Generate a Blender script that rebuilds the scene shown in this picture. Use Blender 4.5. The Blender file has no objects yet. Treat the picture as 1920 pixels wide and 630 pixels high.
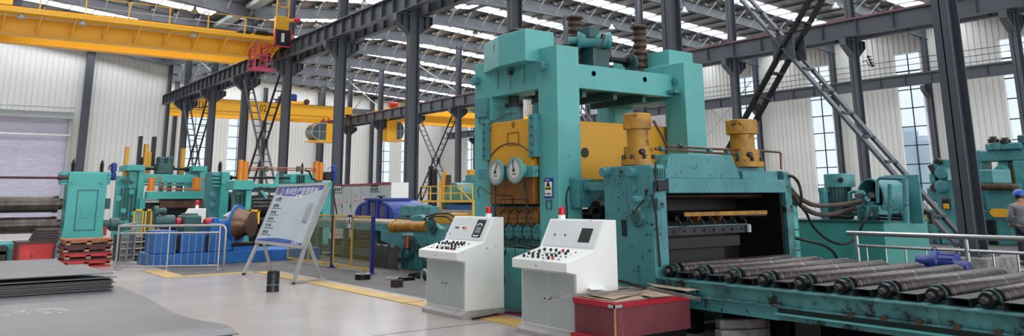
import bpy, bmesh, math, random
from mathutils import Vector, Matrix
random.seed(7)
PI = math.pi
SC = bpy.context.scene
COL = SC.collection

# ------------------------------------------------------------------ camera
F_PX, CX, CY = 1488.0, 960.0, 54.0          # focal length and principal point, image taken as 1920x630
PITCH, ROLL, YAW, EYE = .2091, -.00736, -.63441, 1.6
def _basis():
    cp, sp = math.cos(PITCH), math.sin(PITCH); cr, sr = math.cos(ROLL), math.sin(ROLL); c, s = math.cos(YAW), math.sin(YAW)
    fw = Vector((-s*cp, c*cp, sp)); rt = Vector((c, s, 0)); up = rt.cross(fw)
    return fw, rt*cr + up*sr, -rt*sr + up*cr
FW, RT, UP = _basis()
EYEP = Vector((0, 0, EYE))
def at(px, py, X=None, Y=None, Z=None):
    """the world point a pixel of the photograph shows, on the plane X=, Y= or Z= (metres)"""
    d = FW*F_PX + RT*(px-CX) - UP*(py-CY)
    t = X/d.x if X is not None else Y/d.y if Y is not None else (Z-EYE)/d.z
    return EYEP + d*t
def fy(Y, xl, yt, xr, yb):                   # upright rectangle facing -Y: X0, X1, Z0, Z1
    ym = (yt+yb)/2; xm = (xl+xr)/2
    return at(xl, ym, Y=Y).x, at(xr, ym, Y=Y).x, at(xm, yb, Y=Y).z, at(xm, yt, Y=Y).z
def fx(X, xl, yt, xr, yb):                   # upright rectangle facing -X: Y0, Y1, Z0, Z1
    ym = (yt+yb)/2; xm = (xl+xr)/2
    return at(xr, ym, X=X).y, at(xl, ym, X=X).y, at(xm, yb, X=X).z, at(xm, yt, X=X).z
cd = bpy.data.cameras.new('camera'); cam = bpy.data.objects.new('camera', cd); COL.objects.link(cam)
cd.sensor_width = 36; cd.lens = F_PX/1920*36
cd.shift_y = (CY-315)/1920; cd.clip_start = .05; cd.clip_end = 600
cam.matrix_world = Matrix(((RT.x, UP.x, -FW.x, 0), (RT.y, UP.y, -FW.y, 0), (RT.z, UP.z, -FW.z, EYE), (0, 0, 0, 1)))
SC.camera = cam

# ------------------------------------------------------------------ world and exposure
SKY_STRENGTH = .8
SKYLIGHT_STRENGTH = 8.5
EXPOSURE = 0.62
w = bpy.data.worlds.new('overcast'); SC.world = w; w.use_nodes = True
bg = w.node_tree.nodes['Background']; bg.inputs[0].default_value = (.88, .94, 1, 1); bg.inputs[1].default_value = SKY_STRENGTH
SC.view_settings.view_transform = 'Standard'; SC.view_settings.look = 'None'
SC.view_settings.exposure = EXPOSURE; SC.view_settings.gamma = 1; SC.view_settings.use_curve_mapping = False
# added fill light behind the camera, brightens the faces turned towards it
ad = bpy.data.lights.new('rear_fill_light', 'AREA'); ad.shape = 'RECTANGLE'; ad.size = 80; ad.size_y = 22; ad.energy = 15000; ad.color = (1, .99, .97)
ao = bpy.data.objects.new('rear_fill_light', ad); COL.objects.link(ao); ao.location = (10, -60, 12); ao.rotation_euler = (PI/2, 0, 0)
SC.cycles.use_denoising = True
SC.cycles.max_bounces = 6; SC.cycles.diffuse_bounces = 3; SC.cycles.glossy_bounces = 3; SC.cycles.transparent_max_bounces = 8
SC.cycles.sample_clamp_indirect = 4; SC.cycles.caustics_reflective = False; SC.cycles.caustics_refractive = False

# ------------------------------------------------------------------ materials
def lin(c):
    return tuple(((v/255)/12.92 if v/255 <= .04045 else ((v/255+.055)/1.055)**2.4) for v in c)
MATS = {}
def mat(name, c, rough=.5, metal=0., c2=None, amt=.5, scale=3., c3=None, chips=0., chip_scale=9., bump=0., spec=.5, stretch=(1, 1, 1), streak=0., rvar=0.):
    """painted / metal surface: base colour c, broad patches of c2, small chips and stains of c3"""
    m = bpy.data.materials.new(name); m.use_nodes = True; nt = m.node_tree; N = nt.nodes; L = nt.links
    b = N['Principled BSDF']; b.inputs['Roughness'].default_value = rough; b.inputs['Metallic'].default_value = metal
    b.inputs['Specular IOR Level'].default_value = spec
    c = lin(c); b.inputs['Base Color'].default_value = (*c, 1)
    out = None
    if c2 or chips or bump or streak or rvar:
        tc = N.new('ShaderNodeTexCoord'); mp = N.new('ShaderNodeMapping'); mp.inputs['Scale'].default_value = stretch
        L.new(tc.outputs['Object'], mp.inputs['Vector'])
        def noise(s, det=4, r=.6, vec=mp.outputs['Vector']):
            n = N.new('ShaderNodeTexNoise'); n.inputs['Scale'].default_value = s; n.inputs['Detail'].default_value = det; n.inputs['Roughness'].default_value = r
            L.new(vec, n.inputs['Vector']); return n.outputs['Fac']
        def ramp(src, a, z):
            r = N.new('ShaderNodeMapRange'); r.inputs[1].default_value = a; r.inputs[2].default_value = z; L.new(src, r.inputs[0]); return r.outputs[0]
        def mix(fac, A, B):
            x = N.new('ShaderNodeMix'); x.data_type = 'RGBA'
            L.new(fac, x.inputs[0])
            if isinstance(A, tuple): x.inputs[6].default_value = (*A, 1)
            else: L.new(A, x.inputs[6])
            x.inputs[7].default_value = (*B, 1); return x.outputs[2]
        out = c
        if c2:
            out = mix(ramp(noise(scale), .5-.35*(1-amt)-.05, .75-.1*amt), out, lin(c2))
        if streak and c3:
            mp2 = N.new('ShaderNodeMapping'); mp2.inputs['Scale'].default_value = (5, 5, .5); L.new(tc.outputs['Object'], mp2.inputs['Vector'])
            out = mix(ramp(noise(2.5, 5, .7, mp2.outputs['Vector']), .66-.16*streak, .92-.12*streak), out, lin(c3))
        if chips and c3:
            out = mix(ramp(noise(chip_scale, 6, .75), .68-.14*chips, .72-.12*chips), out, lin(c3))
        if not isinstance(out, tuple): L.new(out, b.inputs['Base Color'])
        if rvar:
            a = N.new('ShaderNodeMath'); a.operation = 'MULTIPLY_ADD'; L.new(noise(scale*1.7), a.inputs[0]); a.inputs[1].default_value = rvar; a.inputs[2].default_value = rough-rvar/2
            L.new(a.outputs[0], b.inputs['Roughness'])
        if bump:
            bp = N.new('ShaderNodeBump'); bp.inputs['Strength'].default_value = bump; bp.inputs['Distance'].default_value = .02
            L.new(noise(scale*3), bp.inputs['Height']); L.new(bp.outputs[0], b.inputs['Normal'])
    MATS[name] = m; return m
def emis(name, c, s):
    m = bpy.data.materials.new(name); m.use_nodes = True; b = m.node_tree.nodes['Principled BSDF']
    b.inputs['Base Color'].default_value = (*lin(c), 1); b.inputs['Emission Color'].default_value = (*lin(c), 1); b.inputs['Emission Strength'].default_value = s
    return m
TEAL = mat('teal_paint', (92, 170, 168), .42, 0, (84, 160, 158), .5, 1.5, (34, 52, 52), .25, 14, .05, rvar=.15)
TEALG = mat('grimy_teal_paint', (76, 144, 148), .45, 0, (60, 120, 126), .6, 1.6, (22, 32, 34), .64, 11, .12, streak=.55, rvar=.2)
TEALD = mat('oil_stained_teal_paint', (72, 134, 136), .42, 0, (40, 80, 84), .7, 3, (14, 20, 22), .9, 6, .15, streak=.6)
TEALB = mat('fresh_teal_paint', (70, 172, 166), .42, 0, (60, 156, 152), .5, 1.2, (26, 80, 76), .12, 12, .03)
TEALK = mat('dark_green_paint', (48, 92, 92), .45, 0, (34, 66, 68), .5, 3, (14, 20, 20), .4, 10, .1)
YEL = mat('ochre_yellow_paint', (216, 160, 38), .45, 0, (202, 144, 30), .6, 1.2, (92, 60, 18), .22, 16, .05, rvar=.15)
YELG = mat('grimy_yellow_paint', (186, 136, 34), .5, 0, (134, 92, 26), .7, 4, (38, 28, 16), .7, 9, .2)
YELB = mat('browned_yellow_paint', (150, 96, 34), .5, 0, (116, 72, 26), .7, 3, (26, 20, 14), .6, 8, .15)
CRANE = mat('crane_yellow_paint', (252, 194, 50), .45, 0, (248, 184, 44), .5, .8, (120, 70, 24), .1, 6)
ORANGE = mat('orange_paint', (228, 140, 36), .4, 0, (206, 118, 26), .4, 4)
STEELC = mat('grey_structural_paint', (70, 76, 84), .45, 0, (62, 67, 75), .5, .7, (92, 96, 100), .08, 5, rvar=.1)
DARKST = mat('dark_steel', (38, 38, 40), .45, .4, (24, 24, 26), .6, 5, (70, 58, 48), .3, 10, .15)
BLACK = mat('black_rubber', (18, 18, 20), .55)
OILY = mat('oily_black_steel', (22, 23, 26), .38, .3, (12, 13, 16), .6, 5, (60, 56, 52), .3, 8, .2)
ROLLER = mat('worn_roller_steel', (84, 74, 73), .36, .5, (44, 38, 37), .7, 3.5, (206, 202, 200), .55, 8, .12, stretch=(3.5, 1, 1), rvar=.25)
ROLLM = mat('ground_roll_steel', (92, 86, 82), .32, .6, (54, 48, 46), .6, 2, (30, 26, 26), .3, 6, .05, stretch=(2.2, 1, 1))
BRONZE = mat('brown_roll_steel', (128, 96, 76), .35, .5, (84, 60, 50), .6, 4)
PLATE = mat('mill_scale_steel_plate', (102, 101, 105), .42, .15, (88, 87, 92), .6, .9, (86, 84, 86), .15, 5, .03, rvar=.12)
PLATED = mat('darker_steel_plate', (92, 90, 92), .5, .15, (74, 72, 74), .6, 1.4, (52, 50, 50), .2, 6)
WHITEP = mat('off_white_enamel', (232, 234, 231), .35, 0, (222, 225, 222), .5, 2, (140, 140, 136), .25, 6, rvar=.1)
GREYP = mat('pale_grey_enamel', (168, 176, 176), .4, 0, (158, 166, 166), .5, 2)
WHITEM = mat('marking_white', (235, 235, 232), .5)
INK = mat('ink_black', (14, 14, 16), .5)
SCREEN = mat('dark_display_glass', (10, 13, 20), .5, spec=.25)
REDP = mat('red_paint', (196, 40, 40), .45, 0, (170, 30, 34), .5, 3)
REDBOX = mat('faded_red_wood', (112, 50, 58), .6, 0, (94, 40, 48), .6, 2.2, (140, 92, 96), .35, 12, .12, streak=.3)
REDRIM = mat('bright_red_rim', (176, 20, 44), .5, 0, (150, 16, 36), .5, 4)
REDFAD = mat('sun_faded_red_board', (206, 62, 62), .6, 0, (176, 44, 48), .6, 3, (120, 70, 60), .3, 8, .1)
MAROON = mat('maroon_board', (92, 44, 46), .6, 0, (72, 32, 36), .6, 4)
WOOD = mat('raw_timber', (188, 152, 108), .7, 0, (150, 112, 76), .6, 5, (90, 64, 46), .3, 9, .1)
CARD = mat('dusty_cardboard', (178, 158, 138), .8, 0, (154, 132, 112), .5, 4, (110, 92, 78), .25, 8)
BLUEM = mat('machine_blue_paint', (36, 110, 184), .4, 0, (28, 94, 164), .5, 1.5, (18, 40, 70), .3, 9, .05)
BLUED = mat('deep_blue_paint', (28, 62, 150), .4, 0, (20, 40, 110), .5, 4, (16, 24, 50), .4, 9, .1)
NAVY = mat('navy_paint', (24, 34, 112), .4)
DUST = mat('brown_dust_on_blue', (96, 86, 84), .7, 0, (40, 58, 120), .5, 5)
CHROME = mat('brushed_stainless', (176, 176, 178), .3, .8)
ALU = mat('aluminium_frame', (186, 190, 190), .4, .3, (160, 164, 164), .5, 4)
MESHY = mat('yellow_wire_paint', (214, 172, 60), .5)
COPPER = mat('copper_pipe', (170, 104, 78), .35, .6)
RUSTY = mat('rusty_brown_steel', (84, 62, 54), .55, .3, (56, 42, 38), .6, 6, (30, 24, 24), .4, 12, .2)
PINK = mat('magenta_paint', (206, 56, 98), .5)
CONC = mat('rough_concrete', (150, 146, 142), .85, 0, (104, 100, 98), .7, 6, (54, 52, 52), .5, 10, .5)
TARP = mat('dark_grey_concrete', (78, 78, 78), .85, 0, (52, 52, 52), .7, 3, (30, 30, 30), .3, 8, .4)
WALLW = mat('white_wall_sheet', (222, 223, 221), .55, 0, (214, 216, 214), .5, .35)
WALLG = mat('pale_grey_wall_sheet', (198, 200, 196), .55, 0, (188, 190, 187), .5, .35)
FOIL = mat('silver_roof_underside', (160, 158, 157), .34, .5, (104, 102, 102), .75, .9, (214, 210, 206), .35, 2.0, .9, stretch=(.5, 1.6, 1))
FRAMEW = mat('white_window_frame', (226, 228, 228), .5)
LENSR = mat('red_beacon_lens', (190, 20, 40), .2)
DIAL = mat('dial_face', (196, 200, 196), .4)
SKIN = mat('skin', (176, 128, 104), .55)
SKYLIT = emis('lit_translucent_roof_sheet', (250, 252, 255), SKYLIGHT_STRENGTH)
def glass():
    m = bpy.data.materials.new('window_glass'); m.use_nodes = True; N = m.node_tree.nodes; L = m.node_tree.links
    N.remove(N['Principled BSDF']); t = N.new('ShaderNodeBsdfTransparent'); g = N.new('ShaderNodeBsdfGlossy'); g.inputs['Roughness'].default_value = .02
    t.inputs[0].default_value = (.93, .96, .97, 1)
    x = N.new('ShaderNodeMixShader'); x.inputs[0].default_value = .06
    L.new(t.outputs[0], x.inputs[1]); L.new(g.outputs[0], x.inputs[2]); L.new(x.outputs[0], N['Material Output'].inputs[0]); return m
GLASS = glass()
def floor_mat():
    m = mat('polished_floor_coating', (180, 171, 167), .24, 0, (162, 155, 152), .6, .35, (138, 130, 126), .16, 2.2, .0, rvar=.16, spec=.5)
    return m
FLOOR = floor_mat(); SHADEB = mat('painted_shade_black', (9, 9, 11), .5, 0, (16, 16, 20), .6, 5)  # the near-black paints in the deep shade inside stand and fan shroud
DIRTY = mat('oil_dark_concrete', (98, 95, 94), .6, 0, (62, 60, 60), .6, 1.1, (34, 33, 33), .4, 4, .2, rvar=.2)
CHECK = mat('worn_yellow_floor_paint', (206, 168, 84), .45, 0, (176, 148, 92), .6, 1.6, (120, 108, 92), .3, 6, .05)
LIGHTC = mat('pale_concrete_edge', (176, 172, 170), .6, 0, (140, 136, 134), .6, 3)
SHUT = mat('lilac_grey_shutter', (224, 222, 240), .45, 0)
OUTG = mat('outdoor_paving', (190, 188, 180), .9)
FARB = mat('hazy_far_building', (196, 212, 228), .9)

# ------------------------------------------------------------------ mesh helpers
class MB:
    def __init__(s): s.v = []; s.f = []; s.sm = []; s.mi = []; s.cur = 0
    def add(s, vs, fs, smooth=False):
        o = len(s.v); s.v += [tuple(v) for v in vs]; s.f += [tuple(o+i for i in f) for f in fs]; s.sm += [smooth]*len(fs); s.mi += [s.cur]*len(fs); return s
    def box(s, x0, x1, y0, y1, z0, z1):
        x0, x1 = sorted((x0, x1)); y0, y1 = sorted((y0, y1)); z0, z1 = sorted((z0, z1))
        return s.add([(x, y, z) for x in (x0, x1) for y in (y0, y1) for z in (z0, z1)],
                     [(0, 1, 3, 2), (4, 6, 7, 5), (0, 4, 5, 1), (2, 3, 7, 6), (0, 2, 6, 4), (1, 5, 7, 3)])
    def bar(s, p, q, wd, ht, up=(0, 0, 1)):
        p = Vector(p); q = Vector(q); d = (q-p).normalized(); u = Vector(up)
        if abs(d.dot(u)) > .99: u = Vector((0, 1, 0))
        r = d.cross(u).normalized(); u = r.cross(d).normalized()
        vs = [e + r*a*wd/2 + u*b*ht/2 for e in (p, q) for a in (-1, 1) for b in (-1, 1)]
        return s.add(vs, [(0, 1, 3, 2), (4, 6, 7, 5), (0, 4, 5, 1), (2, 3, 7, 6), (0, 2, 6, 4), (1, 5, 7, 3)])
    def ring(s, c, d, r, n, ref=None):
        d = Vector(d).normalized(); a = Vector((0, 0, 1)) if abs(d.z) < .9 else Vector((1, 0, 0))
        u = d.cross(a).normalized(); v = d.cross(u); c = Vector(c)
        return [c + u*r*math.cos(2*PI*i/n) + v*r*math.sin(2*PI*i/n) for i in range(n)]
    def lathe(s, p, d, prof, n=20, cap=True):
        """prof: (distance along d, radius)"""
        p = Vector(p); d = Vector(d).normalized(); vs = []
        for t, r in prof: vs += s.ring(p+d*t, d, max(r, 1e-4), n)
        fs = []
        for k in range(len(prof)-1):
            for i in range(n):
                j = (i+1) % n; fs.append((k*n+i, k*n+j, (k+1)*n+j, (k+1)*n+i))
        s.add(vs, fs, True)
        if cap:
            s.add(vs[:n], [tuple(range(n-1, -1, -1))]); s.add(vs[-n:], [tuple(range(n))])
        return s
    def cyl(s, p, q, r, n=16, r2=None):
        p = Vector(p); q = Vector(q); r2 = r if r2 is None else r2
        return s.lathe(p, q-p, [(0, r), ((q-p).length, r2)], n)
    def tube(s, pts, r, n=8, close=False):
        pts = [Vector(p) for p in pts]; vs = []; m = len(pts); pu = None
        for i, p in enumerate(pts):
            a = pts[i-1] if (i or close) else p; b = pts[(i+1) % m] if (i < m-1 or close) else p
            d = (b-a).normalized()
            if pu is None: pu = d.orthogonal().normalized()
            pu = (pu - d*pu.dot(d)).normalized(); w_ = d.cross(pu)
            vs += [p + pu*r*math.cos(2*PI*k/n) + w_*r*math.sin(2*PI*k/n) for k in range(n)]
        fs = []
        for i in range(m if close else m-1):
            for k in range(n):
                a = i*n+k; b = i*n+(k+1) % n; c = ((i+1) % m)*n+(k+1) % n; d = ((i+1) % m)*n+k; fs.append((a, b, c, d))
        s.add(vs, fs, True)
        if not close: s.add(vs[:n], [tuple(range(n-1, -1, -1))]); s.add(vs[-n:], [tuple(range(n))])
        return s
    def prism(s, poly, axis, a, b):
        """poly in the two other axes (in x, y, z order), extruded along axis from a to b"""
        def P(u, v, t): return (t, u, v) if axis == 'x' else (u, t, v) if axis == 'y' else (u, v, t)
        n = len(poly); vs = [P(u, v, a) for u, v in poly] + [P(u, v, b) for u, v in poly]
        return s.add(vs, [tuple(range(n-1, -1, -1)), tuple(range(n, 2*n))] + [(i, (i+1) % n, n+(i+1) % n, n+i) for i in range(n)])
    def hexbolt(s, p, d, r, h): return s.lathe(p, d, [(0, r), (h, r)], 6)
    def build(s, name, m, parent=None, bevel=0., kind=None, label=None, solid=0.):
        me = bpy.data.meshes.new(name); me.from_pydata(s.v, [], s.f); me.update()
        for x in (m if isinstance(m, (list, tuple)) else [m]): me.materials.append(x)
        me.polygons.foreach_set('use_smooth', s.sm); me.polygons.foreach_set('material_index', s.mi)
        bm = bmesh.new(); bm.from_mesh(me); bmesh.ops.recalc_face_normals(bm, faces=bm.faces); bm.to_mesh(me); bm.free()
        if any(s.sm): me.set_sharp_from_angle(angle=.6)
        o = bpy.data.objects.new(name, me); COL.objects.link(o)
        if parent is not None:
            o.parent = parent; root = parent
            inv = Matrix.Identity(4)
            ch = []
            while root is not None: ch.append(root); root = root.parent
            for r_ in reversed(ch): inv = inv @ r_.matrix_parent_inverse @ r_.matrix_basis if r_.parent else r_.matrix_basis.copy()
            o.matrix_parent_inverse = inv.inverted()
        if bevel:
            b = o.modifiers.new('bevel', 'BEVEL'); b.width = bevel; b.segments = 2; b.limit_method = 'ANGLE'; b.angle_limit = .7
        if kind: o['kind'] = kind
        if label: o['label'] = label
        return o
def thing(name, label, cat, loc, group=None):
    o = bpy.data.objects.new(name, None); COL.objects.link(o); o.location = loc; o.empty_display_size = .2
    o.matrix_basis = Matrix.Translation(loc)
    o['label'] = label; o['category'] = cat
    if group: o['group'] = group
    return o
def tag(o, label, cat, group=None):
    o['label'] = label; o['category'] = cat
    if group: o['group'] = group
    return o
def dup(root, dx, dy, dz, label, group=None):
    r = root.copy(); COL.objects.link(r); r.location = Vector(root.location)+Vector((dx, dy, dz)); r['label'] = label
    if group: r['group'] = group
    for ch in list(root.children):
        c = ch.copy(); COL.objects.link(c); inv = ch.matrix_parent_inverse.copy(); c.parent = r; c.matrix_parent_inverse = inv
        for g in ch.children:
            d = g.copy(); COL.objects.link(d); d.parent = c
    return r
def text(body, size, loc, xdir, ydir, m, parent, name='lettering', align='LEFT', ext=.001, sx=1.):
    cu = bpy.data.curves.new('t', 'FONT'); cu.body = body; cu.size = size; cu.align_x = align; cu.align_y = 'CENTER'; cu.extrude = ext
    o = bpy.data.objects.new('t', cu); COL.objects.link(o)
    dg = bpy.context.evaluated_depsgraph_get(); dg.update()
    me = bpy.data.meshes.new_from_object(o.evaluated_get(dg)); bpy.data.objects.remove(o)
    X = Vector(xdir).normalized(); Yd = Vector(ydir).normalized(); Z = X.cross(Yd)
    M = Matrix(((X.x*sx, Yd.x, Z.x, loc[0]), (X.y*sx, Yd.y, Z.y, loc[1]), (X.z*sx, Yd.z, Z.z, loc[2]), (0, 0, 0, 1)))
    me.transform(M)
    b = MB(); b.add([v.co for v in me.vertices], [tuple(p.vertices) for p in me.polygons])
    return b.build(name, m, parent)

# ================================================================== the hall
XP, XR, XW = 16.75, 37.7, 59.4               # the two column rows and the right-hand wall
def yf(k, x): return 7.6+7.5*k-(x-XP)*.037   # frame lines
YE1, YE2 = 76.6, 98.0                        # end wall of the left bay, end wall of the bays beyond
def zr(x):                                   # underside of the rafters
    P = ((-30, 16.4), (-8, 16.4), (XP, 13.75), (33.5, 15.1), (XW+1, 13.1))
    for (a, za), (b, zb) in zip(P, P[1:]):
        if x <= b: return za+(zb-za)*(x-a)/(b-a)
    return P[-1][1]

# floor
fl = MB(); fl.add([(-40, -12, 0), (XW, -12, 0), (XW, YE2, 0), (-40, YE2, 0)], [(0, 1, 2, 3)])
fl.build('floor', FLOOR, kind='structure')
og = MB(); og.add([(-300, -200, -.15), (500, -200, -.15), (500, 500, -.15), (-300, 500, -.15)], [(0, 1, 2, 3)])
tag(og.build('outdoor_ground', OUTG, kind='structure'), 'pale paving outside the hall windows', 'ground')

# corrugated sheet walls with real ribs; along: 'x' or 'y'
def sheet(mb, along, fixed, inward, u0, u1, z0, z1, step=.42, deep=.05):
    n0 = math.ceil(u0/step); prof = [(u0, 0)]
    k = n0
    while k*step < u1:
        c = k*step
        for du, dd in ((-.05, 0), (-.025, -deep), (.025, -deep), (.05, 0)):
            if u0 < c+du < u1: prof.append((c+du, dd))
        k += 1
    prof.append((u1, 0))
    vs = []
    for u, d in prof:
        f = fixed + inward*d
        for z in (z0, z1): vs.append((u, f, z) if along == 'x' else (f, u, z))
    mb.add(vs, [(2*i, 2*i+2, 2*i+3, 2*i+1) for i in range(len(prof)-1)])
    return mb
def wall_with_windows(name, along, fixed, inward, u0, u1, ztop, wins, m, zfun=None):
    """wins: (u0, u1, z0, z1). ztop may vary by zfun(u)"""
    mb = MB(); cuts = sorted({u0, u1} | {w_[0] for w_ in wins} | {w_[1] for w_ in wins})
    for a, b in zip(cuts, cuts[1:]):
        holes = sorted([(w_[2], w_[3]) for w_ in wins if w_[0] <= a+1e-6 and w_[1] >= b-1e-6])
        z = 0
        for h0, h1 in holes:
            if h0 > z: sheet(mb, along, fixed, inward, a, b, z, h0)
            z = h1
        sheet(mb, along, fixed, inward, a, b, z, ztop)
    return mb.build(name, m, kind='structure')
wcount = [0]
def window(along, fixed, inward, u0, u1, z0, z1, cols=2, pane=1.32):
    wcount[0] += 1
    def bx(mb, a, b, c, d, t0, t1):
        f0, f1 = fixed+inward*t0, fixed+inward*t1
        return mb.box(a, b, f0, f1, c, d) if along == 'x' else mb.box(f0, f1, a, b, c, d)
    fr = MB(); t = .07
    bx(fr, u0, u0+t*2, z0, z1, -.06, .06); bx(fr, u1-t, u1, z0, z1, -.06, .06); bx(fr, u0, u1, z0, z0+t, -.06, .06); bx(fr, u0, u1, z1-t, z1, -.06, .06)
    o = fr.build('window_%d' % wcount[0], FRAMEW, kind='structure')
    mu = MB()
    for i in range(1, cols): u = u0+(u1-u0)*i/cols; bx(mu, u-.03, u+.03, z0, z1, -.03, .05)
    n = max(1, round((z1-z0)/pane))
    for i in range(1, n): z = z0+(z1-z0)*i/n; bx(mu, u0, u1, z-.035, z+.035, -.03, .05)
    mu.build('mullion', DARKST, o)
    g = MB(); bx(g, u0, u1, z0, z1, -.012, -.004); g.build('pane', GLASS, o)
# far end wall behind the middle and right bays
W2 = [(24.2, 26.9, .9, 13), (29.3, 31.8, .9, 13), (49.4, 51.3, .9, 12), (52.9, 55.0, .9, 12), (38.0, 40.0, .9, 12), (57.4, 58.4, .9, 12)]
W2 = [w_ for w_ in W2 if w_[0] not in (38.0, 57.4)]
wall_with_windows('wall_back', 'x', YE2, -1, 17.6, XW, 16.2, W2, WALLW)
for a, b, c, d in W2: window('x', YE2, -1, a, b, c, d)
MB().box(-22.4, -22.2, -8, YE1, 0, 17.6).build('light_block_wall', WALLG, kind='structure')  # unseen wall, added to cut the light coming from the left
# end wall of the left bay with the roller door
wall_with_windows('wall_left', 'x', YE1, -1, -40, 17.4, 17.5, [(-4.2, 9.65, 0, 8.5)], WALLW)
MB().box(17.4, 17.6, YE1, YE2, 0, 15.5).build('wall_return', WALLW, kind='structure')
sh = MB(); n = 58
vs = []
for i in range(n+1):
    z = 8.5*i/n
    for (dz, dy) in ((0, .03), (8.5/n*.55, .07), (8.5/n*.8, -.02)): vs += [(-4.2, YE1-.15-dy, z+dz), (9.65, YE1-.15-dy, z+dz)]
sh.add(vs, [(2*i, 2*i+1, 2*i+3, 2*i+2) for i in range(3*(n+1)-1)])
d1 = sh.build('door_1', SHUT, kind='structure')
MB().box(9.6, 9.85, YE1-.5, YE1-.1, 0, 8.5).build('guide_rail', GREYP, d1)
MB().box(-4.4, 9.9, YE1-.75, YE1-.2, 8.3, 8.85).build('roller_case', GREYP, d1)
MB().bar((-4.2, YE1-.9, 9.15), (9.9, YE1-.9, 9.2), .1, .1).build('guard_rail', CHROME, d1)
MB().bar((-4.2, YE1-.6, 6.95), (9.75, YE1-.6, 6.95), .1, .14).build('lock_bar', CHROME, d1)
# right-hand wall
WW = []
for k in range(-1, 12):
    c = 30.1+7.5*(k-3)-.0
    if 2 < c < 92: WW.append((c-1.05, c+1.05, 1.0, 12.1))
WW2 = []
for a, b, c, d in WW: WW2 += [(a, b, c, 12.1)]
wall_with_windows('wall_right', 'y', XW, -1, -6, YE2, 15.0, WW2, WALLG)
for a, b, c, d in WW2: window('y', XW, -1, a, b, c, d)

# ceiling: sheet, rafters, purlins, lit roof strips
ce = MB(); xs = [-22, -8, 0, 8, XP, 25, 33.5, 42, 51, XW+.6]
ys = [-8+2.0*i for i in range(54)]
zs = lambda x: zr(x)+1.0
for x0, x1 in zip(xs, xs[1:]):
    ymax = YE1+.2 if x1 <= XP else YE2+.2
    ce.add([(x0, -8, zs(x0)), (x1, -8, zs(x1)), (x1, ymax, zs(x1)), (x0, ymax, zs(x0))], [(0, 1, 2, 3)])
ceil = ce.build('ceiling', FOIL, kind='structure')
def ibeam_x(mb, x0, x1, k, zf, depth, wdt=.22, n=6):
    for i in range(n):
        a = x0+(x1-x0)*i/n; b = x0+(x1-x0)*(i+1)/n
        hv = lambda x: depth*(1+.45*(abs((x-x0)/(x1-x0)-.5)*2)**3)
        za, zb = zf(a), zf(b); ya, yb = yf(k, a), yf(k, b); da, db = hv(a)-depth, hv(b)-depth
        for lo_a, hi_a, lo_b, hi_b, ww in ((za-da, za-da+.05, zb-db, zb-db+.05, wdt), (za+depth-.05, za+depth, zb+depth-.05, zb+depth, wdt), (za-da, za+depth, zb-db, zb+depth, .03)):
            mb.add([(a, ya-ww/2, lo_a), (a, ya+ww/2, lo_a), (a, ya-ww/2, hi_a), (a, ya+ww/2, hi_a), (b, yb-ww/2, lo_b), (b, yb+ww/2, lo_b), (b, yb-ww/2, hi_b), (b, yb+ww/2, hi_b)],
                   [(0, 1, 3, 2), (4, 6, 7, 5), (0, 4, 5, 1), (2, 3, 7, 6), (0, 2, 6, 4), (1, 5, 7, 3)])
PX = [-20+1.53*i for i in range(52)]
for k in range(0, 13):
    m1 = MB(); br = MB()
    if yf(k, 0) < YE1: ibeam_x(m1, -8, XP, k, zr, .72)
    ibeam_x(m1, XP, 33.5, k, zr, .72); ibeam_x(m1, 33.5, XW, k, zr, .72)
    if k == 12: continue
    m1.build('rafter', STEELC, ceil)
    for x in PX:
        if (x < XP and yf(k, 0) > YE1) or x < -8 or x > XW: continue
        y = yf(k, x); z = zr(x)
        br.box(x-.1, x+.1, y-.12, y+.12, z+.7, z+.98)
        br.bar((x, y+.1, z+.08), (x, y+1.0, z+.78), .06, .06); br.bar((x, y-.1, z+.08), (x, y-1.0, z+.78), .06, .06)
    br.build('fly_brace', GREYP, ceil)
for x in PX:
    y1 = YE1 if x < XP else YE2
    MB().box(x-.035, x+.035, -8, y1, zr(x)+.84, zr(x)+.98).build('purlin', STEELC, ceil)
for k in range(-1, 12):
    for x0, x1 in ((-8, XP-.9), (XP+.9, 33.2), (33.8, XW-.6)):
        if x0 < XP-5 and x1 < XP and yf(k, 0)+4 > YE1: continue
        yy = yf(k, x0)+4.9; wd = 1.35
        MB().add([(x0, yy, zs(x0)-.012), (x1, yy-(x1-x0)*.037, zs(x1)-.012), (x1, yy-(x1-x0)*.037+wd, zs(x1)-.012), (x0, yy+wd, zs(x0)-.012)], [(0, 3, 2, 1)]).build('skylight_strip', SKYLIT, ceil)
MB().box(XP-.35, XP+.35, -8, YE1, zr(XP)+.42, zr(XP)+.72).build('valley_gutter', GREYP, ceil)
# gable trusses closing the space above the end walls
MB().box(17.4, XW, YE2-.35, YE2-.12, 12.7, 13.3).build('trim_1', STEELC, kind='structure')
gt = MB()
gt.bar((8, YE1-.35, 15.35), (17.3, YE1-.35, 14.2), .25, .5)
gt.build('trim_2', STEELC, kind='structure')
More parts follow.
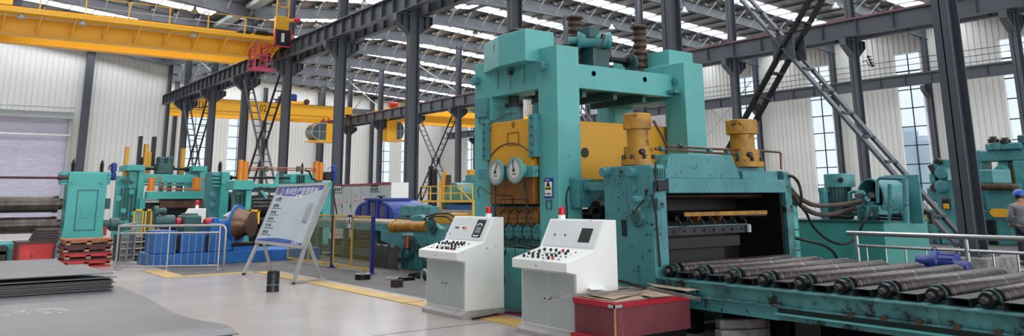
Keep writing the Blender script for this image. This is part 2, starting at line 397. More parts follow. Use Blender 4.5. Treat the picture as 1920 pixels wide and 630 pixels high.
# downpipes and eaves girts on the end walls
# ------------------------------------------------------------------ columns
def hcol(mb, x, y, z0, z1, dx=.48, dy=.32, t=.03):
    mb.box(x-dx/2, x-dx/2+t, y-dy/2, y+dy/2, z0, z1); mb.box(x+dx/2-t, x+dx/2, y-dy/2, y+dy/2, z0, z1); mb.box(x-dx/2, x+dx/2, y-.012, y+.012, z0, z1)
def column(x, y, ztop, label, group=None, plinth=.0, corbel=(), dx=.48, dy=.32, zb=9.6, cat='steel column'):
    t = thing('steel_column', label, cat, (x, y, 0), group)
    s = MB(); hcol(s, x, y, plinth, ztop, dx, dy); s.build('shaft', STEELC, t)
    b = MB(); b.box(x-.4, x+.4, y-.3, y+.3, plinth, plinth+.04)
    for sx in (-.3, .3):
        for sy in (-.2, .2): b.hexbolt((x+sx, y+sy, plinth+.04), (0, 0, 1), .03, .08)
    b.build('base_plate', STEELC, t)
    if plinth: MB().box(x-.65, x+.65, y-.5, y+.5, 0, plinth).build('plinth', CONC, t, bevel=.02)
    for side in corbel:
        c = MB(); x0 = x+side*dx/2; x1 = x+side*(dx/2+.66)
        c.prism([(x0, zb), (x1, zb), (x1, zb-.35), (x0, zb-.85)], 'y', y-.012, y+.012)
        for yy in (y-.15, y+.15): pass
        c.box(x0, x1, y-.17, y+.17, zb-.04, zb); c.bar((x0, y, zb-.87), (x1, y, zb-.36), .34, .04); c.box(x1-.03, x1, y-.17, y+.17, zb-.36, zb)
        c.box((x0+x1)/2-.012, (x0+x1)/2+.012, y-.16, y+.16, zb-.55, zb)
        c.build('corbel', STEELC, t)
    return t
PLAB = {0: 'large dark grey steel column on a concrete plinth, nearest on the right behind the stainless rail',
        1: 'thick dark grey steel column rising behind the roll mill near its right housing',
        2: 'dark grey steel column whose top shows above the left cap of the roll mill',
        3: 'tall grey steel column just right of the white electrical cabinet',
        4: 'tall grey steel column left of the white cabinet, above the notice board',
        5: 'grey steel column between the lattice brace and the crane cab',
        6: 'grey steel column at the left foot of the wider lattice brace',
        7: 'grey steel column between the two lattice braces on the left',
        8: 'farthest grey steel column under the end of the crane runway'}
for k in range(0, 9):
    column(XP, yf(k, XP), zr(XP)+.1, PLAB[k], 'columns of the left runway row', plinth=.42 if k == 0 else .0, corbel=(-1, 1), zb=9.5)
for k in range(1, 12):
    y = yf(k, XR); lab = {1: 'grey steel column at the right edge of the photo, carrying the far runway', 2: 'grey steel column carrying the far runway, right of the lattice stair brace',
        3: 'grey steel column rising behind the right yellow cylinder', 7: 'slim grey steel column just left of the roll mill, under the middle runway', 9: 'slim grey steel column behind the crane cab hung at centre left'}.get(k, 'slim grey steel column of the far runway row, mostly hidden by nearer ones')
    column(XR, y, zr(XR)+.1, lab, 'columns of the far runway row', corbel=(-1, 1), zb=9.35)
for k in range(1, 12):
    y = yf(k, XW)
    lab = {1: 'grey wall column against the right wall, beside the photo edge', 2: 'grey wall column against the right wall, partly behind the nearest big column', 3: 'grey wall column between the two tall windows on the right wall', 4: 'grey wall column against the right wall, left of the narrow window'}.get(k, 'grey wall column far along the right-hand wall')
    column(XW-.5, y, 13.0, lab, 'columns of the right wall', corbel=(-1,), zb=9.35, dx=.44)
for i, (x, lab) in enumerate(((23.1, 'thin dark post on the far end wall, left end'), (33.6, 'thin dark post on the far end wall above the second crane, left one'), (40.8, 'thin dark post on the far end wall behind the crane cab'), (48.3, 'thin dark post on the far end wall near the mill'))):
    t = thing('wall_post', lab, 'post', (x, YE2-.4, 0), 'posts of the far end wall')
    m = MB(); hcol(m, x, YE2-.4, 0, 15.2, .4, .45); m.build('shaft', STEELC, t)
t = thing('wall_post', 'broad dark post on the white end wall beside the roller door', 'post', (10.75, YE1-.45, 0), 'posts of the left end wall')
m = MB(); hcol(m, 10.75, YE1-.45, 0, 15.3, .6, .4); m.box(10.45, 11.05, YE1-.66, YE1-.64, 0, 15.3); m.build('shaft', STEELC, t)
t = thing('wall_post', 'thin dark corner post where the left end wall stops', 'post', (17.35, YE1-.4, 0), 'posts of the left end wall')
m = MB(); hcol(m, 17.35, YE1-.4, 0, 14.2, .3, .3); m.build('shaft', STEELC, t)
# ------------------------------------------------------------------ runway beams
def runway(x, y0, y1, zb, zt, label, fw=.32, group=None, rail=STEELC, step=1.07, ofs=0):
    t = thing('crane_runway_beam', label, 'crane runway beam', (x, y0, zb), group)
    m = MB(); m.box(x-.012, x+.012, y0, y1, zb, zt); m.box(x-fw/2, x+fw/2, y0, y1, zb, zb+.035); m.box(x-fw/2-.02, x+fw/2+.02, y0, y1, zt-.035, zt); m.build('girder', STEELC, t)
    s = MB(); y = y0+.05+ofs
    while y < y1: s.box(x-fw/2+.01, x+fw/2-.01, y-.012, y+.012, zb+.03, zt-.03); y += step
    s.build('stiffener', STEELC, t)
    MB().box(x-.05, x+.05, y0, y1, zt, zt+.1).build('crane_rail', rail, t)
    return t
runway(16.15, 6.0, 72.6, 9.55, 10.36, 'long dark grey crane runway girder with stiffeners crossing the upper left, front one')
runway(17.35, 6.0, 72.6, 9.55, 10.36, 'dark grey crane runway girder behind the front one, partly hidden')
RRAIL = mat('red_oxide_rail', (120, 60, 66), .5)
runway(XR-.6, 4.0, 90, 9.4, 10.26, 'dark grey far crane runway girder with a red rail crossing the upper right', rail=RRAIL, step=1.9)
runway(XR+.6, 4.0, 90, 9.4, 10.26, 'dark crane runway girder hidden behind the one with the red rail', step=1.9)
runway(XW-1.5, 3.0, 94, 9.4, 10.2, 'dark grey crane runway girder along the right wall in front of the tall windows', step=1.9)
# ------------------------------------------------------------------ lattice braces (ladder-like)
def ladder(mb, p, q, gap, step, w_=.1):
    p = Vector(p); q = Vector(q); g = Vector((gap/2, 0, 0)); L_ = (q-p).length; n = int(L_/step)
    mb.bar(p-g, q-g, .06, w_, up=(1, 0, 0)); mb.bar(p+g, q+g, .06, w_, up=(1, 0, 0))
    for i in range(1, n+1):
        c = p+(q-p)*i/(n+1); mb.bar(c-g, c+g, max(.07, w_*.9), .05)
def xbrace(x, k, ztop, zbot, gap, step, label, w_=.12, group=None):
    y0 = yf(k, x)+.2; y1 = yf(k+1, x)-.2
    t = thing('lattice_brace', label, 'brace', (x, (y0+y1)/2, zbot), group)
    m = MB(); ladder(m, (x, y0, zbot), (x, y1, ztop), gap, step, w_); m.build('lattice_leg', STEELC, t)
    m = MB(); ladder(m, (x, y1, zbot), (x, y0, ztop), gap, step, w_); m.build('lattice_leg', DARKST, t)
    ym = (y0+y1)/2; zm = (ztop+zbot)/2
    for s in (-1, 1): MB().box(x+s*gap/2-.02, x+s*gap/2+.02, ym-.3, ym+.3, zm-.3, zm+.3).build('gusset_plate', STEELC, t)
xbrace(XP, 0, 9.6, .6, .46, .72, 'large dark lattice cross brace slanting down over the right half of the photo', .17)
xbrace(XP, 5, 9.3, .6, .5, .62, 'black ladder-like cross brace behind the notice board')
xbrace(XP, 7, 9.3, .6, .5, .62, 'black ladder-like cross brace between the two farthest left columns')
xbrace(XR, 7, 9.2, .6, .55, .62, 'black ladder-like cross brace behind the yellow platform rail, left of the mill')
xbrace(XR, 4, 9.2, .6, .55, .62, 'thin ladder-like cross brace glimpsed between mill housing and right yellow cylinder')
def rods(x, k, z0, z1, label, group=None):
    t = MB(); y0 = yf(k, x)+.2; y1 = yf(k+1, x)-.2
    t.cyl((x, y0, z0), (x, y1, z1), .05, 6); t.cyl((x, y1, z0), (x, y0, z1), .05, 6)
    tag(t.build('cross_rod_brace', GREYP), label, 'brace', group)
rods(XR, 9, 10.8, 14.2, 'thin crossed rods above the middle runway, behind the second crane', 'rod braces above the runways')
rods(XR, 7, 10.8, 14.2, 'thin crossed rods above the middle runway, between the tall column and the mill', 'rod braces above the runways')
rods(XP, 7, 10.8, 13.4, 'thin crossed rods above the left runway, at its far end', 'rod braces above the runways')
rods(XW-.9, 5, 5.5, 11.5, 'thin crossed rods in front of the narrow window right of the mill', 'rod braces above the runways')
# thick round pipe hanging under the roof in the left bay
# conductor wires along the right wall and behind
def wires(x, y0, y1, z, n, dz, label):
    t = MB()
    for i in range(n): t.cyl((x, y0, z-i*dz), (x, y1, z-i*dz), .022, 5)
    tag(t.build('conductor_wires', DARKST), label, 'power wires')
wires(XW-2.6, 6, 60, 11.2, 4, .42, 'four thin dark wires running level along the right wall')
ins = thing('insulator_rack', 'small rack of four black insulators on the far column right of the lattice brace', 'insulator', (XR+.5, yf(2, XR), 8.6))
for i in range(4):
    MB().lathe(at(1627+i*2.5, 107+i*5.5, X=XR+.5), (0, -1, 0), [(0, .02), (0, .085), (.06, .07), (.06, .02), (.18, .03)], 10).build('insulator', INK, ins)
MB().tube([at(1617, 116, X=XR+.4), at(1624, 113, X=XR+.4), at(1630, 124, X=XR+.4), at(1634, 122, X=XR+.4)], .025, 6).build('lead', INK, ins)
# high-bay lamps under the roof
def roof_lamp(x, y, label):
    z = zr(x)-.45
    t = thing('high_bay_lamp', label, 'lamp', (x, y, z), 'high-bay lamps under the roof')
    MB().lathe((x, y, z), (0, 0, 1), [(0, .26), (.02, .27), (.2, .16), (.26, .1), (.36, .1), (.42, .06)], 16).build('lamp_shade', GREYP, t)
    m = MB().cyl((x, y, z+.4), (x, y, zr(x)+1.0), .02, 6); m.build('hanging_rod', DARKST, t)
    m = MB().lathe((x, y, z+.02), (0, 0, 1), [(0, .2), (.01, .2)], 16); m.build('bulb_cover', WHITEM, t)
for px, py, dz, lab in ((365, 20, -.45, 'small lamp hanging under the roof above the yellow crane walkway'), (593, 45, -.45, 'small lamp hanging under the roof right of the crane end'), (683, 5, -.45, 'small lamp at the top edge above the left runway'),
                   (752, 52, -.45, 'small lamp hanging left of the tall central column'), (850, 16, -.45, 'small lamp hanging right of the tall central column'), (891, 60, -.45, 'small lamp hanging just left of the mill top'),
                   (1013, 33, -.45, 'small lamp hanging above the mill between column and screw cover'), (1147, 52, -.45, 'small lamp hanging above the mill motor'), (1283, 20, -.45, 'small lamp hanging right of the thick column above the mill'), (1566, 12, -.45, 'small lamp at the top edge left of the far column'), (620, 128, -.45, 'small lamp under the roof behind the left runway')):
    x = 0; Z = 13.9
    for it in range(6): p = at(px, py, Z=Z); Z = zr(p.x)-.3
    roof_lamp(p.x, p.y, lab)
# far building outside
ob = MB()
for px, pt, rpx in ((1703, 246, 17), (1735, 262, 15)):
    q0 = at(px, pt, X=105); w0 = (q0-EYEP).dot(FW); r0 = rpx*w0/F_PX; ob.lathe((q0.x, q0.y, -.1), (0, 0, 1), [(0, r0), (q0.z, r0), (q0.z+.6, r0*.6)], 24)
    for f in (.35, .7): ob.lathe((q0.x, q0.y, q0.z*f), (0, 0, 1), [(0, r0*1.02), (.25, r0*1.02)], 24)
tag(ob.build('storage_silos', FARB), 'pale bluish silos seen outside through the tall window on the right', 'silo')

# ================================================================== cranes
def crane(label, x0, x1, Y, z0, z1, walk=True, gap=3.0, num=None):
    t = thing('overhead_crane', label, 'overhead crane', (x1, Y, z0))
    for i, yy in enumerate((Y, Y+gap)):
        m = MB(); h = z1-z0
        m.prism([(x0, z0), (x1-2.2, z0), (x1-.9, z0+h*.45), (x1-.9, z1-.02), (x0, z1-.02)], 'y', yy, yy+.5)
        m.box(x0, x1-1, yy-.06, yy+.56, z1-.04, z1)
        m.box(x0, x1-2.2, yy-.06, yy+.56, z0-.04, z0)
        m.build('girder', CRANE, t)
        r = MB(); r.box(x0, x1-.8, yy+.2, yy+.28, z1, z1+.1); r.build('trolley_rail', RUSTY, t)
    e = MB(); e.box(x1-1.15, x1-.35, Y-1.5, Y+gap+1.9, z0+.55, z1-.1)
    e.build('end_carriage', CRANE, t, bevel=.03)
    for yy in (Y-1.0, Y+gap+1.3):
        MB().cyl((x1-.85, yy, z0+.62), (x1-.6, yy, z0+.62), .28, 20).build('wheel', DARKST, t)
    return t
# --- crane 1, left bay
c1 = crane('big yellow double-girder overhead crane with a side walkway, upper left', -9, 16.75, 45.0, 9.62, 10.95, gap=2.6)
YW = 43.4; zw = 10.42
m = MB(); m.box(-9, 15.9, YW, 45, zw-.02, zw+.03); m.box(-9, 15.9, YW-.03, YW+.02, zw-.06, zw+.14); m.build('walkway', CRANE, c1)
for i in range(17): x = -8+1.48*i; MB().bar((x, YW+.1, zw-.05), (x, 44.95, zw-.72), .07, .1).box(x-.03, x+.03, 44.9, 45, zw-.8, zw).build('walkway_bracket', CRANE, c1)
m = MB(); m.tube([(-8.9, YW+.35, zw-.17), (15, YW+.35, zw-.17)], .03, 6); m.build('cable_conduit', CHROME, c1)
m = MB()
for i in range(10):
    x = -2.2+1.97*i; m.box(x-.03, x+.03, YW-.02, YW+.04, zw, zw+1.1)
m.box(-4, 15.6, YW, YW+.02, zw+1.06, zw+1.1)
m.build('railing_post', CRANE, c1)
m = MB(); m.cyl((-9, YW, zw+.62), (15.6, YW, zw+.58), .018, 6); m.build('safety_wire', CHROME, c1)
for x in (5.6, 10.9, 3.0):
    b = MB().lathe((x, YW+.15, zw-.32), (0, 0, 1), [(0, .2), (.03, .2), (.16, .1), (.3, .05)], 14); b.build('walkway_lamp', GREYP, c1)
m = MB(); m.box(3.2, 4.1, 44.3, 44.8, zw+.03, zw+.35)
m.build('control_box', GREYP, c1)
# blue trolley at the left edge
m = MB(); m.box(-8.6, 3.1, 45.5, 47.6, 11.05, 11.35)
for i in range(16): m.box(-8.4+.72*i, -7.9+.72*i, 45.45, 45.6, 11.35, 12.6)
tr = thing('crane_trolley', 'dark blue louvred winch trolley on the yellow crane, top left corner', 'winch trolley', (-2, 46.5, 11.05))
m.build('frame', mat('slate_blue_panel', (62, 76, 104), .5), tr)
m = MB(); m.box(2.0, 2.7, 45.3, 45.5, 10.98, 12.7); m.build('corner_post', CRANE, tr)
# drive, platform things near the right end
m = MB(); p = at(500, 63, Y=43.9)
m.lathe(at(478, 61, Y=44.2)-Vector((0, 0, .0)), (1, 0, 0), [(0, .14), (.02, .2), (.7, .2), (.72, .1), (1.1, .1), (1.12, .22), (1.5, .22), (1.52, .08)], 14)
m.box(at(445, 60, Y=44.2).x, at(468, 60, Y=44.2).x, 43.9, 44.4, zw+.03, zw+.4)
m.build('travel_motor', OILY, c1)
X0 = 15.2
m = MB(); m.box(15.25, 15.95, 43.2, 43.6, zw+.05, zw+1.35); m.build('end_cabinet', CRANE, c1, bevel=.03)
m = MB()
for x in (15.25, 15.95): m.box(x-.03, x+.03, 43.2, 43.26, zw+.3, zw+2.9)
for z in (zw+1.9, zw+2.4, zw+2.85): m.box(15.25, 15.95, 43.2, 43.25, z-.03, z+.03)
m.build('ladder', CRANE, c1)
m = MB().lathe((15.6, 43.3, zw+1.1), (1, -.1, .15), [(0, .09), (.7, .09)], 10); m.build('buffer_arm', CRANE, c1)
m = MB().lathe((16.25, 43.24, zw+1.2), (1, -.1, .15), [(0, .15), (.35, .15), (.4, .1)], 14); m.build('buffer_head', PINK, c1)
MB().box(15.2, 16.1, 43.15, 43.2, zw-.35, zw+.55).build('wheel_guard', INK, c1)
MB().box(15.55, 15.72, 43.1, 43.15, zw-.15, zw+.35).build('wheel_highlight_strip', WHITEM, c1)
m = MB()
for q in ((15.15, 15.22, zw-.45, zw+.6), (16.08, 16.15, zw-.45, zw+.6), (15.15, 16.15, zw-.45, zw-.38)): m.box(q[0], q[1], 43.08, 43.15, q[2], q[3])
m.build('guard_frame', PINK, c1)
# pink maintenance cage hanging under the crane end
cg = MB(); A0 = at(480, 78, Y=43.4); Bt = at(505, 128, Y=43.4)
x0, x1, z0_, z1_ = at(479, 100, Y=43.4).x, at(501, 100, Y=43.4).x, Bt.z, A0.z
yb = 44.4
for x in (x0, x1):
    for y in (43.4, yb): cg.box(x-.04, x+.04, y-.04, y+.04, z0_, z1_)
for i in range(6):
    z = z0_+(z1_-z0_)*i/6
    cg.box(x0, x1+.35, 43.38, 43.42, z-.025, z+.025) if i in (0, 2, 3, 5) else None
    cg.box(x0-.02, x0+.02, 43.4, yb, z-.025, z+.025); cg.box(x1-.02, x1+.02, 43.4, yb, z-.025, z+.025)
cg.box(x0-.1, x1+.5, 43.3, yb, z0_-.06, z0_)
cg.build('maintenance_cage', PINK, c1, label='magenta ladder cage hanging below the crane end')
# --- crane 2, middle bay
c2 = crane('long yellow box-girder crane carrying black marks, spanning behind the left columns', 17.6, 37.3, 81.0, 9.9, 11.35, gap=3.2)
text('Ш', .95, at(374, 197, Y=80.9), (1, 0, 0), (0, 0, 1), INK, c2, name='mark', align='CENTER', ext=.01)
text('021', .95, at(497, 204, Y=80.9), (1, 0, 0), (0, 0, 1), INK, c2, name='mark', align='CENTER', ext=.01, sx=.8)
m = MB(); a, b, c, d = fy(80.6, 380, 199.5, 391, 200.5); m.box(a, b, 80.93, 80.96, c, d+.02); m.build('mark', INK, c2)
MB().box(17.6, 35.0, 80.92, 80.96, 10.2, 10.24).build('weld_strip', YELB, c2)
tr2 = thing('crane_trolley', 'small winch trolley with a blue motor on the crane behind the left columns', 'winch trolley', (32, 82, 11.4))
a, b, c, d = fy(82, 523, 184, 575, 196)
m = MB(); m.box(b-2.3, b, 81.6, 84.4, 11.45, 11.75); m.build('frame', CRANE, tr2)
m = MB(); m.lathe((b-1.5, 82, 11.75), (0, 0, 1), [(0, .38), (.7, .38), (.72, .3), (.8, .3)], 16); m.build('hoist_motor', BLUED, tr2)
m = MB(); m.box(a, a+.8, 81.7, 83.2, 11.4, 12.0); m.box(a+.1, a+.7, 81.8, 82.8, 12.0, 12.3); m.build('gearbox', DUST, tr2, bevel=.05)
m = MB().cyl((b-.2, 81.4, 11.75), (b-.2, 81.65, 11.75), .3, 14); m.build('wheel', RUSTY, tr2)
def cab(label, px0, px1, py0, py1, Y, crane_, glass_left=True):
    a, b, c, d = fy(Y, px0, py0, px1, py1)
    w_ = b-a; g0, g1 = (a, a+w_*.5) if glass_left else (b-w_*.42, b); s0, s1 = (a+w_*.48, b) if glass_left else (a, b-w_*.42)
    t = MB().box(s0, s1, Y, Y+1.8, c, d).build('driver_cab', CRANE, crane_, bevel=.03, label=label)
    m = MB(); m.box(a, b+.2, Y-.2, Y+2, c-.12, c); m.build('floor_plate', CRANE, t)
    n = 9; sg = -1 if glass_left else 1; xe = g1 if glass_left else g0; R = (d-c)/2
    arc = [(xe+sg*(g1-g0)*max(0, math.cos(-PI/2+PI*i/n))**.6 if 0 < i < n else xe, c+R+R*math.sin(-PI/2+PI*i/n)) for i in range(n+1)]
    gl = MB(); gl.prism(arc, 'y', Y+.05, Y+1.7); gl.build('glazing', mat('cab_glass', (88, 104, 108), .08), t)
    f = MB()
    for yy in (Y, Y+1.75): f.tube([(x, yy, z) for x, z in arc], .05, 6)
    f.box(min(g0, g1), max(g0, g1), Y-.03, Y+.03, c+R-.04, c+R+.04); xm = (g0+g1)/2; f.box(xm-.04, xm+.04, Y-.03, Y+.03, c+.2, d-.2)
    f.build('window_frame', GREYP, t)
    h = MB()
    for q in range(4): x = a+w_*(.35+.18*q); h.bar((x, Y+.2, d), (x+.15, Y+.2, d+.55), .07, .07); h.bar((x+.3, Y+.2, d), (x+.15, Y+.2, d+.55), .07, .07)
    h.build('hanger', REDP, t)
cab('yellow crane driver cab with curved glazing on its left, hung under the second crane', 585, 640, 231, 264, 80.4, c2)

# --- crane 3, right bay
c3 = thing('overhead_crane', 'yellow overhead crane with two girders and a walkway, seen left of the mill', 'overhead crane', (38, 74, 9.4))
for Y_, nm in ((73.4, 'girder'), (76.2, 'girder')):
    m = MB(); m.box(38.2, 57.5, Y_, Y_+.5, 9.45, 10.75); m.build(nm, CRANE, c3)
m = MB(); m.box(38.2, 57.5, 72.0, 73.4, 9.98, 10.06); m.build('walkway', CRANE, c3)
m = MB()
for i in range(12): m.box(38.5+1.7*i, 38.56+1.7*i, 72, 72.06, 10.0, 11.1)
m.box(38.3, 57.5, 72, 72.05, 11.05, 11.1); m.build('railing_post', CRANE, c3)
MB().box(37.9, 38.7, 71.6, 78, 9.9, 10.6).build('end_carriage', CRANE, c3)
cab('yellow driver cab with glazing on its right', 726, 757, 228, 262, 74.0, c3, False)
MB().lathe((37.6, 72.2, 10.9), (1, 0, 0), [(0, .3), (.8, .3)], 12).build('travel_motor', REDP, c3)

# ================================================================== the roll mill (plate leveller)
mill = thing('plate_leveller', 'huge teal four-post plate levelling mill with yellow roll beam and two round dials', 'rolling mill', (8.8, 9.75, 0))
def housing(x0, x1, capdir):
    m = MB()
    m.box(x0, x1, 8.70, 9.15, 0, 3.76); m.box(x0, x1, 10.37, 10.84, 0, 3.76)
    m.box(x0, x1, 9.15, 10.37, 3.16, 3.76); m.box(x0, x1, 9.15, 10.37, 0, .86)
    h = m.build('housing', TEAL, mill, bevel=.012)
    c = MB(); s = capdir; xf = x0 if s < 0 else x1; xb = x1-.12 if s < 0 else x0+.12
    c.prism([(xf+s*.05, 10.5), (xf+s*.25, 9.8), (xf+s*.25, 9.12), (xb, 9.12), (xb, 10.5)], 'z', 3.56 if s < 0 else 3.765, 4.04)
    c.build('cap_block', TEAL, mill, bevel=.01)
    return h
h1 = housing(7.2, 7.62, -1); h2 = housing(9.9, 10.37, 1)
for y0, y1, nm in ((8.97, 9.14, 'tie_beam'), (10.42, 10.6, 'tie_beam')):
    MB().box(7.6, 9.92, y0, y1, 3.2, 3.57).build(nm, TEAL, mill, bevel=.008)
MB().box(7.62, 9.9, 9.14, 10.42, 3.24, 3.3).build('deck_plate', TEALG, mill)
m = MB()
for x in (8.1, 8.75, 9.4): m.box(x-.04, x+.04, 9.14, 10.42, 3.1, 3.24)
m.build('deck_rib', TEALK, mill)
def disc_part(name, mtl, p, d, prof, parent=mill, n=20, **k): return MB().lathe(p, d, prof, n).build(name, mtl, parent, **k)
for px, py in ((1113, 138), (1209, 149)):
    p = at(px, py, Y=8.97); disc_part('lightening_hole', INK, p+Vector((0, .002, 0)), (0, -1, 0), [(0, .042), (.006, .042)]); disc_part('hole_rim', TEALB, p, (0, -1, 0), [(0, .05), (.004, .05)])
for px, py in ((1022, 124), (897, 152)):
    disc_part('tie_rod_boss', TEALG, at(px, py, X=7.2), (-1, 0, 0), [(0, .075), (.1, .075), (.11, .065)])
disc_part('tie_rod_boss', TEALG, at(1265, 153, X=9.9), (-1, 0, 0), [(0, .06), (.02, .06)])
m = MB(); p = at(1262, 174, X=9.9); m.box(9.75, 9.9, p.y-.18, p.y+.18, p.z-.03, p.z+.03); m.build('step_bracket', TEALG, mill, bevel=.01)
# cap flange and hook
p = at(941, 88, X=7.08)
m = MB(); m.tube([p+Vector((-.06, .1*math.cos(a), .13*math.sin(a))) for a in [PI*.62-i*PI*1.25/10 for i in range(11)]], .022, 8); m.build('cap_handle', TEALK, mill)
for a in range(5):
    disc_part('cap_bolt', INK, p+Vector((-.02, .12*math.cos(a*.7+1.2)+.02, .12*math.sin(a*.7+1.2))), (-1, 0, 0), [(0, .012), (.015, .012)], n=6)
# yellow roll beam reaching through both windows
m = MB(); m.box(7.15, 10.5, 9.24, 10.34, 2.0, 2.74); m.box(7.62, 9.9, 9.2, 10.34, 1.85, 2.7)
rb = m.build('roll_beam', YEL, mill, bevel=.01)
m = MB(); m.box(7.16, 7.6, 9.24, 10.34, 1.5, 2.0); m.build('lower_chock', YELB, mill, bevel=.01)
disc_part('beam_hole', INK, at(1097, 286, Y=9.19), (0, -1, 0), [(0, .075), (.004, .075)])
m = MB(); arc = [Vector((7.145, 9.79+.62*math.cos(a), 1.98+.42*math.sin(a))) for a in [PI*(.12+.76*i/14) for i in range(15)]]
m.tube(arc, .009, 6); m.build('lubrication_line', RUSTY, mill)
p = at(962, 234, X=7.14)
m = MB(); m.tube([p+Vector((0, .028*math.cos(a), .04*math.sin(a))) for a in [2*PI*i/12 for i in range(12)]], .005, 6, close=True); m.build('eye_plate', RUSTY, mill)
a0, a1, b0, b1 = fx(7.14, 951, 248, 972, 272)
m = MB(); 
for q in ((a0, a1, b0, b0+.006), (a0, a1, b1-.006, b1), (a0, a0+.006, b0, b1), (a1-.006, a1, b0, b1)): m.box(7.137, 7.15, *q)
m.build('name_plate_frame', YELB, mill)
# guide strips with bolts
for y0, y1, nm in ((9.10, 9.27, 0), (10.3, 10.47, 1)):
    z0, z1 = (2.17, 2.79)
    MB().box(7.1, 7.2, y0, y1, z0, z1).build('guide_strip', TEALG, mill, bevel=.006)
    for i in range(5): MB().hexbolt((7.1, (y0+y1)/2+(.03 if nm else 0), z0+.06+.125*i), (-1, 0, 0), .018, .02).build('bolt', TEALK, mill)
# screw-down cylinders in the window
for y, r in ((10.05, .14), (9.38, .12)):
    disc_part('screw_cylinder', TEALG, (7.42, y, 2.74), (0, 0, 1), [(0, r), (.2, r), (.2, r*.75), (.25, r*.75)])
    disc_part('screw_collar', INK, (7.42, y, 2.99), (0, 0, 1), [(0, r*1.05), (.05, r*1.05), (.05, r*.6), (.19, r*.6)])
# dial bar and dials
m = MB(); m.box(7.02, 7.12, 9.06, 10.47, 1.88, 2.04); m.build('dial_bar', TEALG, mill, bevel=.006)
m = MB(); m.lathe((7.02, 9.55, 1.96), (-1, 0, 0), [(0, .1), (.12, .1)], 9); m.build('sprocket', TEALK, mill)
def dial(px, py, ang):
    c = at(px, py, X=6.86); r = .185
    d = MB().lathe(c, (1, 0, 0), [(0, r), (.03, r), (.03, r*.6), (.16, r*.5)], 32).build('dial', TEAL, mill)
    MB().lathe(c+Vector((-.002, 0, 0)), (1, 0, 0), [(0, r*.93), (.004, r*.93)], 32).build('dial_face', DIAL, d)
    t = MB()
    def pt(a, q): return c+Vector((-.006, -q*math.sin(a), q*math.cos(a)))
    for i in range(60):
        a = 2*PI*i/60; t.bar(pt(a, r*.86), pt(a, r*.92), .003, .003, up=(1, 0, 0))
    ring = [pt(2*PI*i/40, r*.86) for i in range(40)]; t.tube(ring, .0022, 4, close=True)
    t.build('tick_ring', INK, d, kind='stuff')
    for i in range(20):
        a = 2*PI*i/20; text(str(i), .034, pt(a, r*.7), (0, -1, 0), (0, 0, 1), INK, d, name='numeral', align='CENTER')
    h = MB(); h.bar(pt(ang, -.03)-Vector((.01, 0, 0)), pt(ang, r*.8)-Vector((.01, 0, 0)), .014, .004, up=(1, 0, 0)); h.lathe(c+Vector((-.004, 0, 0)), (-1, 0, 0), [(0, .02), (.015, .02)], 12)
    for s in (-.025, .025): h.lathe(c+Vector((-.002, s, -.055)), (-1, 0, 0), [(0, .01), (.008, .01)], 10)
    h.build('pointer', INK, d)
dial(929, 323, .45); dial(964, 319, -.12)
for px in (929, 987):
    p = at(px, 350, X=7.1); MB().cyl((7.1, p.y, 1.2), (7.1, p.y, 1.88), .012, 8).build('dial_rod', INK, mill)
# roll bearing ends
m = MB(); m.box(7.25, 7.6, 9.2, 10.34, 1.19, 1.46); m.build('upper_roll_cradle', YELB, mill)
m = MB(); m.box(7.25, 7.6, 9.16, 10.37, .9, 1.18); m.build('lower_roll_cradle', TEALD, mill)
for px, py, mt in ((948, 409, YELB), (965, 409, YELB), (982, 409, YELB), (1000, 409, YELB), (940, 434, TEALG), (957, 434, TEALG), (974, 434, TEALG), (991, 434, TEALG), (1008, 435, TEALG)):
    c = at(px, py, X=7.22)
    b = disc_part('bearing_cover', mt, c+Vector((.03, 0, 0)), (-1, 0, 0), [(0, .118), (.045, .118), (.05, .1), (.06, .1)], n=24)
    rg = MB(); rg.tube([c+Vector((-.02, .115*math.cos(a), .115*math.sin(a))) for a in [-PI*.6+PI*1.05*i/12 for i in range(13)]], .011, 6); rg.build('cover_rim', INK, b)
    bo = MB()
    for i in range(6): bo.hexbolt(c+Vector((-.03, .085*math.cos(i*PI/3), .085*math.sin(i*PI/3))), (-1, 0, 0), .008, .012)
    bo.hexbolt(c+Vector((-.03, 0, 0)), (-1, 0, 0), .01, .01); bo.build('cover_bolts', INK, b)
for i in range(7):
    for z in (1.03, 1.33):
        MB().cyl((7.6, 9.3+.16*i+(.08 if z < 1.2 else 0), z), (9.95, 9.3+.16*i+(.08 if z < 1.2 else 0), z), .07, 12).build('levelling_roll', OILY, mill)
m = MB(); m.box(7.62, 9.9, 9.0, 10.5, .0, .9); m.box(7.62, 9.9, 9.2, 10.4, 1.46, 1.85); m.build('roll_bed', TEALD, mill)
# pipes on the faces
def pipe(name, mtl, pts, r, parent=mill, n=6): return MB().tube(pts, r, n).build(name, mtl, parent)
q = lambda px, py, X=7.17: at(px, py, X=X)
pipe('grease_pipe', TEALK, [q(934, 168), q(934, 115), q(952, 112), q(952, 136)], .007)
pipe('grease_pipe', TEALK, [q(957, 168), q(957, 134), q(975, 130), q(975, 104)], .007)
pipe('grease_pipe', TEALK, [q(983, 160), q(983, 108)], .007)
m = MB(); p = q(958, 134); m.box(7.12, 7.2, p.y-.03, p.y+.03, p.z-.05, p.z+.05); m.build('distributor_block', TEALD, mill)
pipe('signal_cable', BLACK, [q(903, 212, 7.15), q(898, 225, 7.15), q(899, 232, 7.15), q(918, 233, 7.1), q(935, 222, 7.1), q(950, 214, 7.14), q(968, 212, 7.16)], .007)
pipe('signal_cable', BLACK, [q(898, 372, 7.15), q(896, 356, 7.15), q(900, 350, 7.15), q(908, 356, 7.1), q(916, 362, 7.1), q(925, 365, 7.1), q(960, 367, 7.15), q(961, 384, 7.15)], .007)
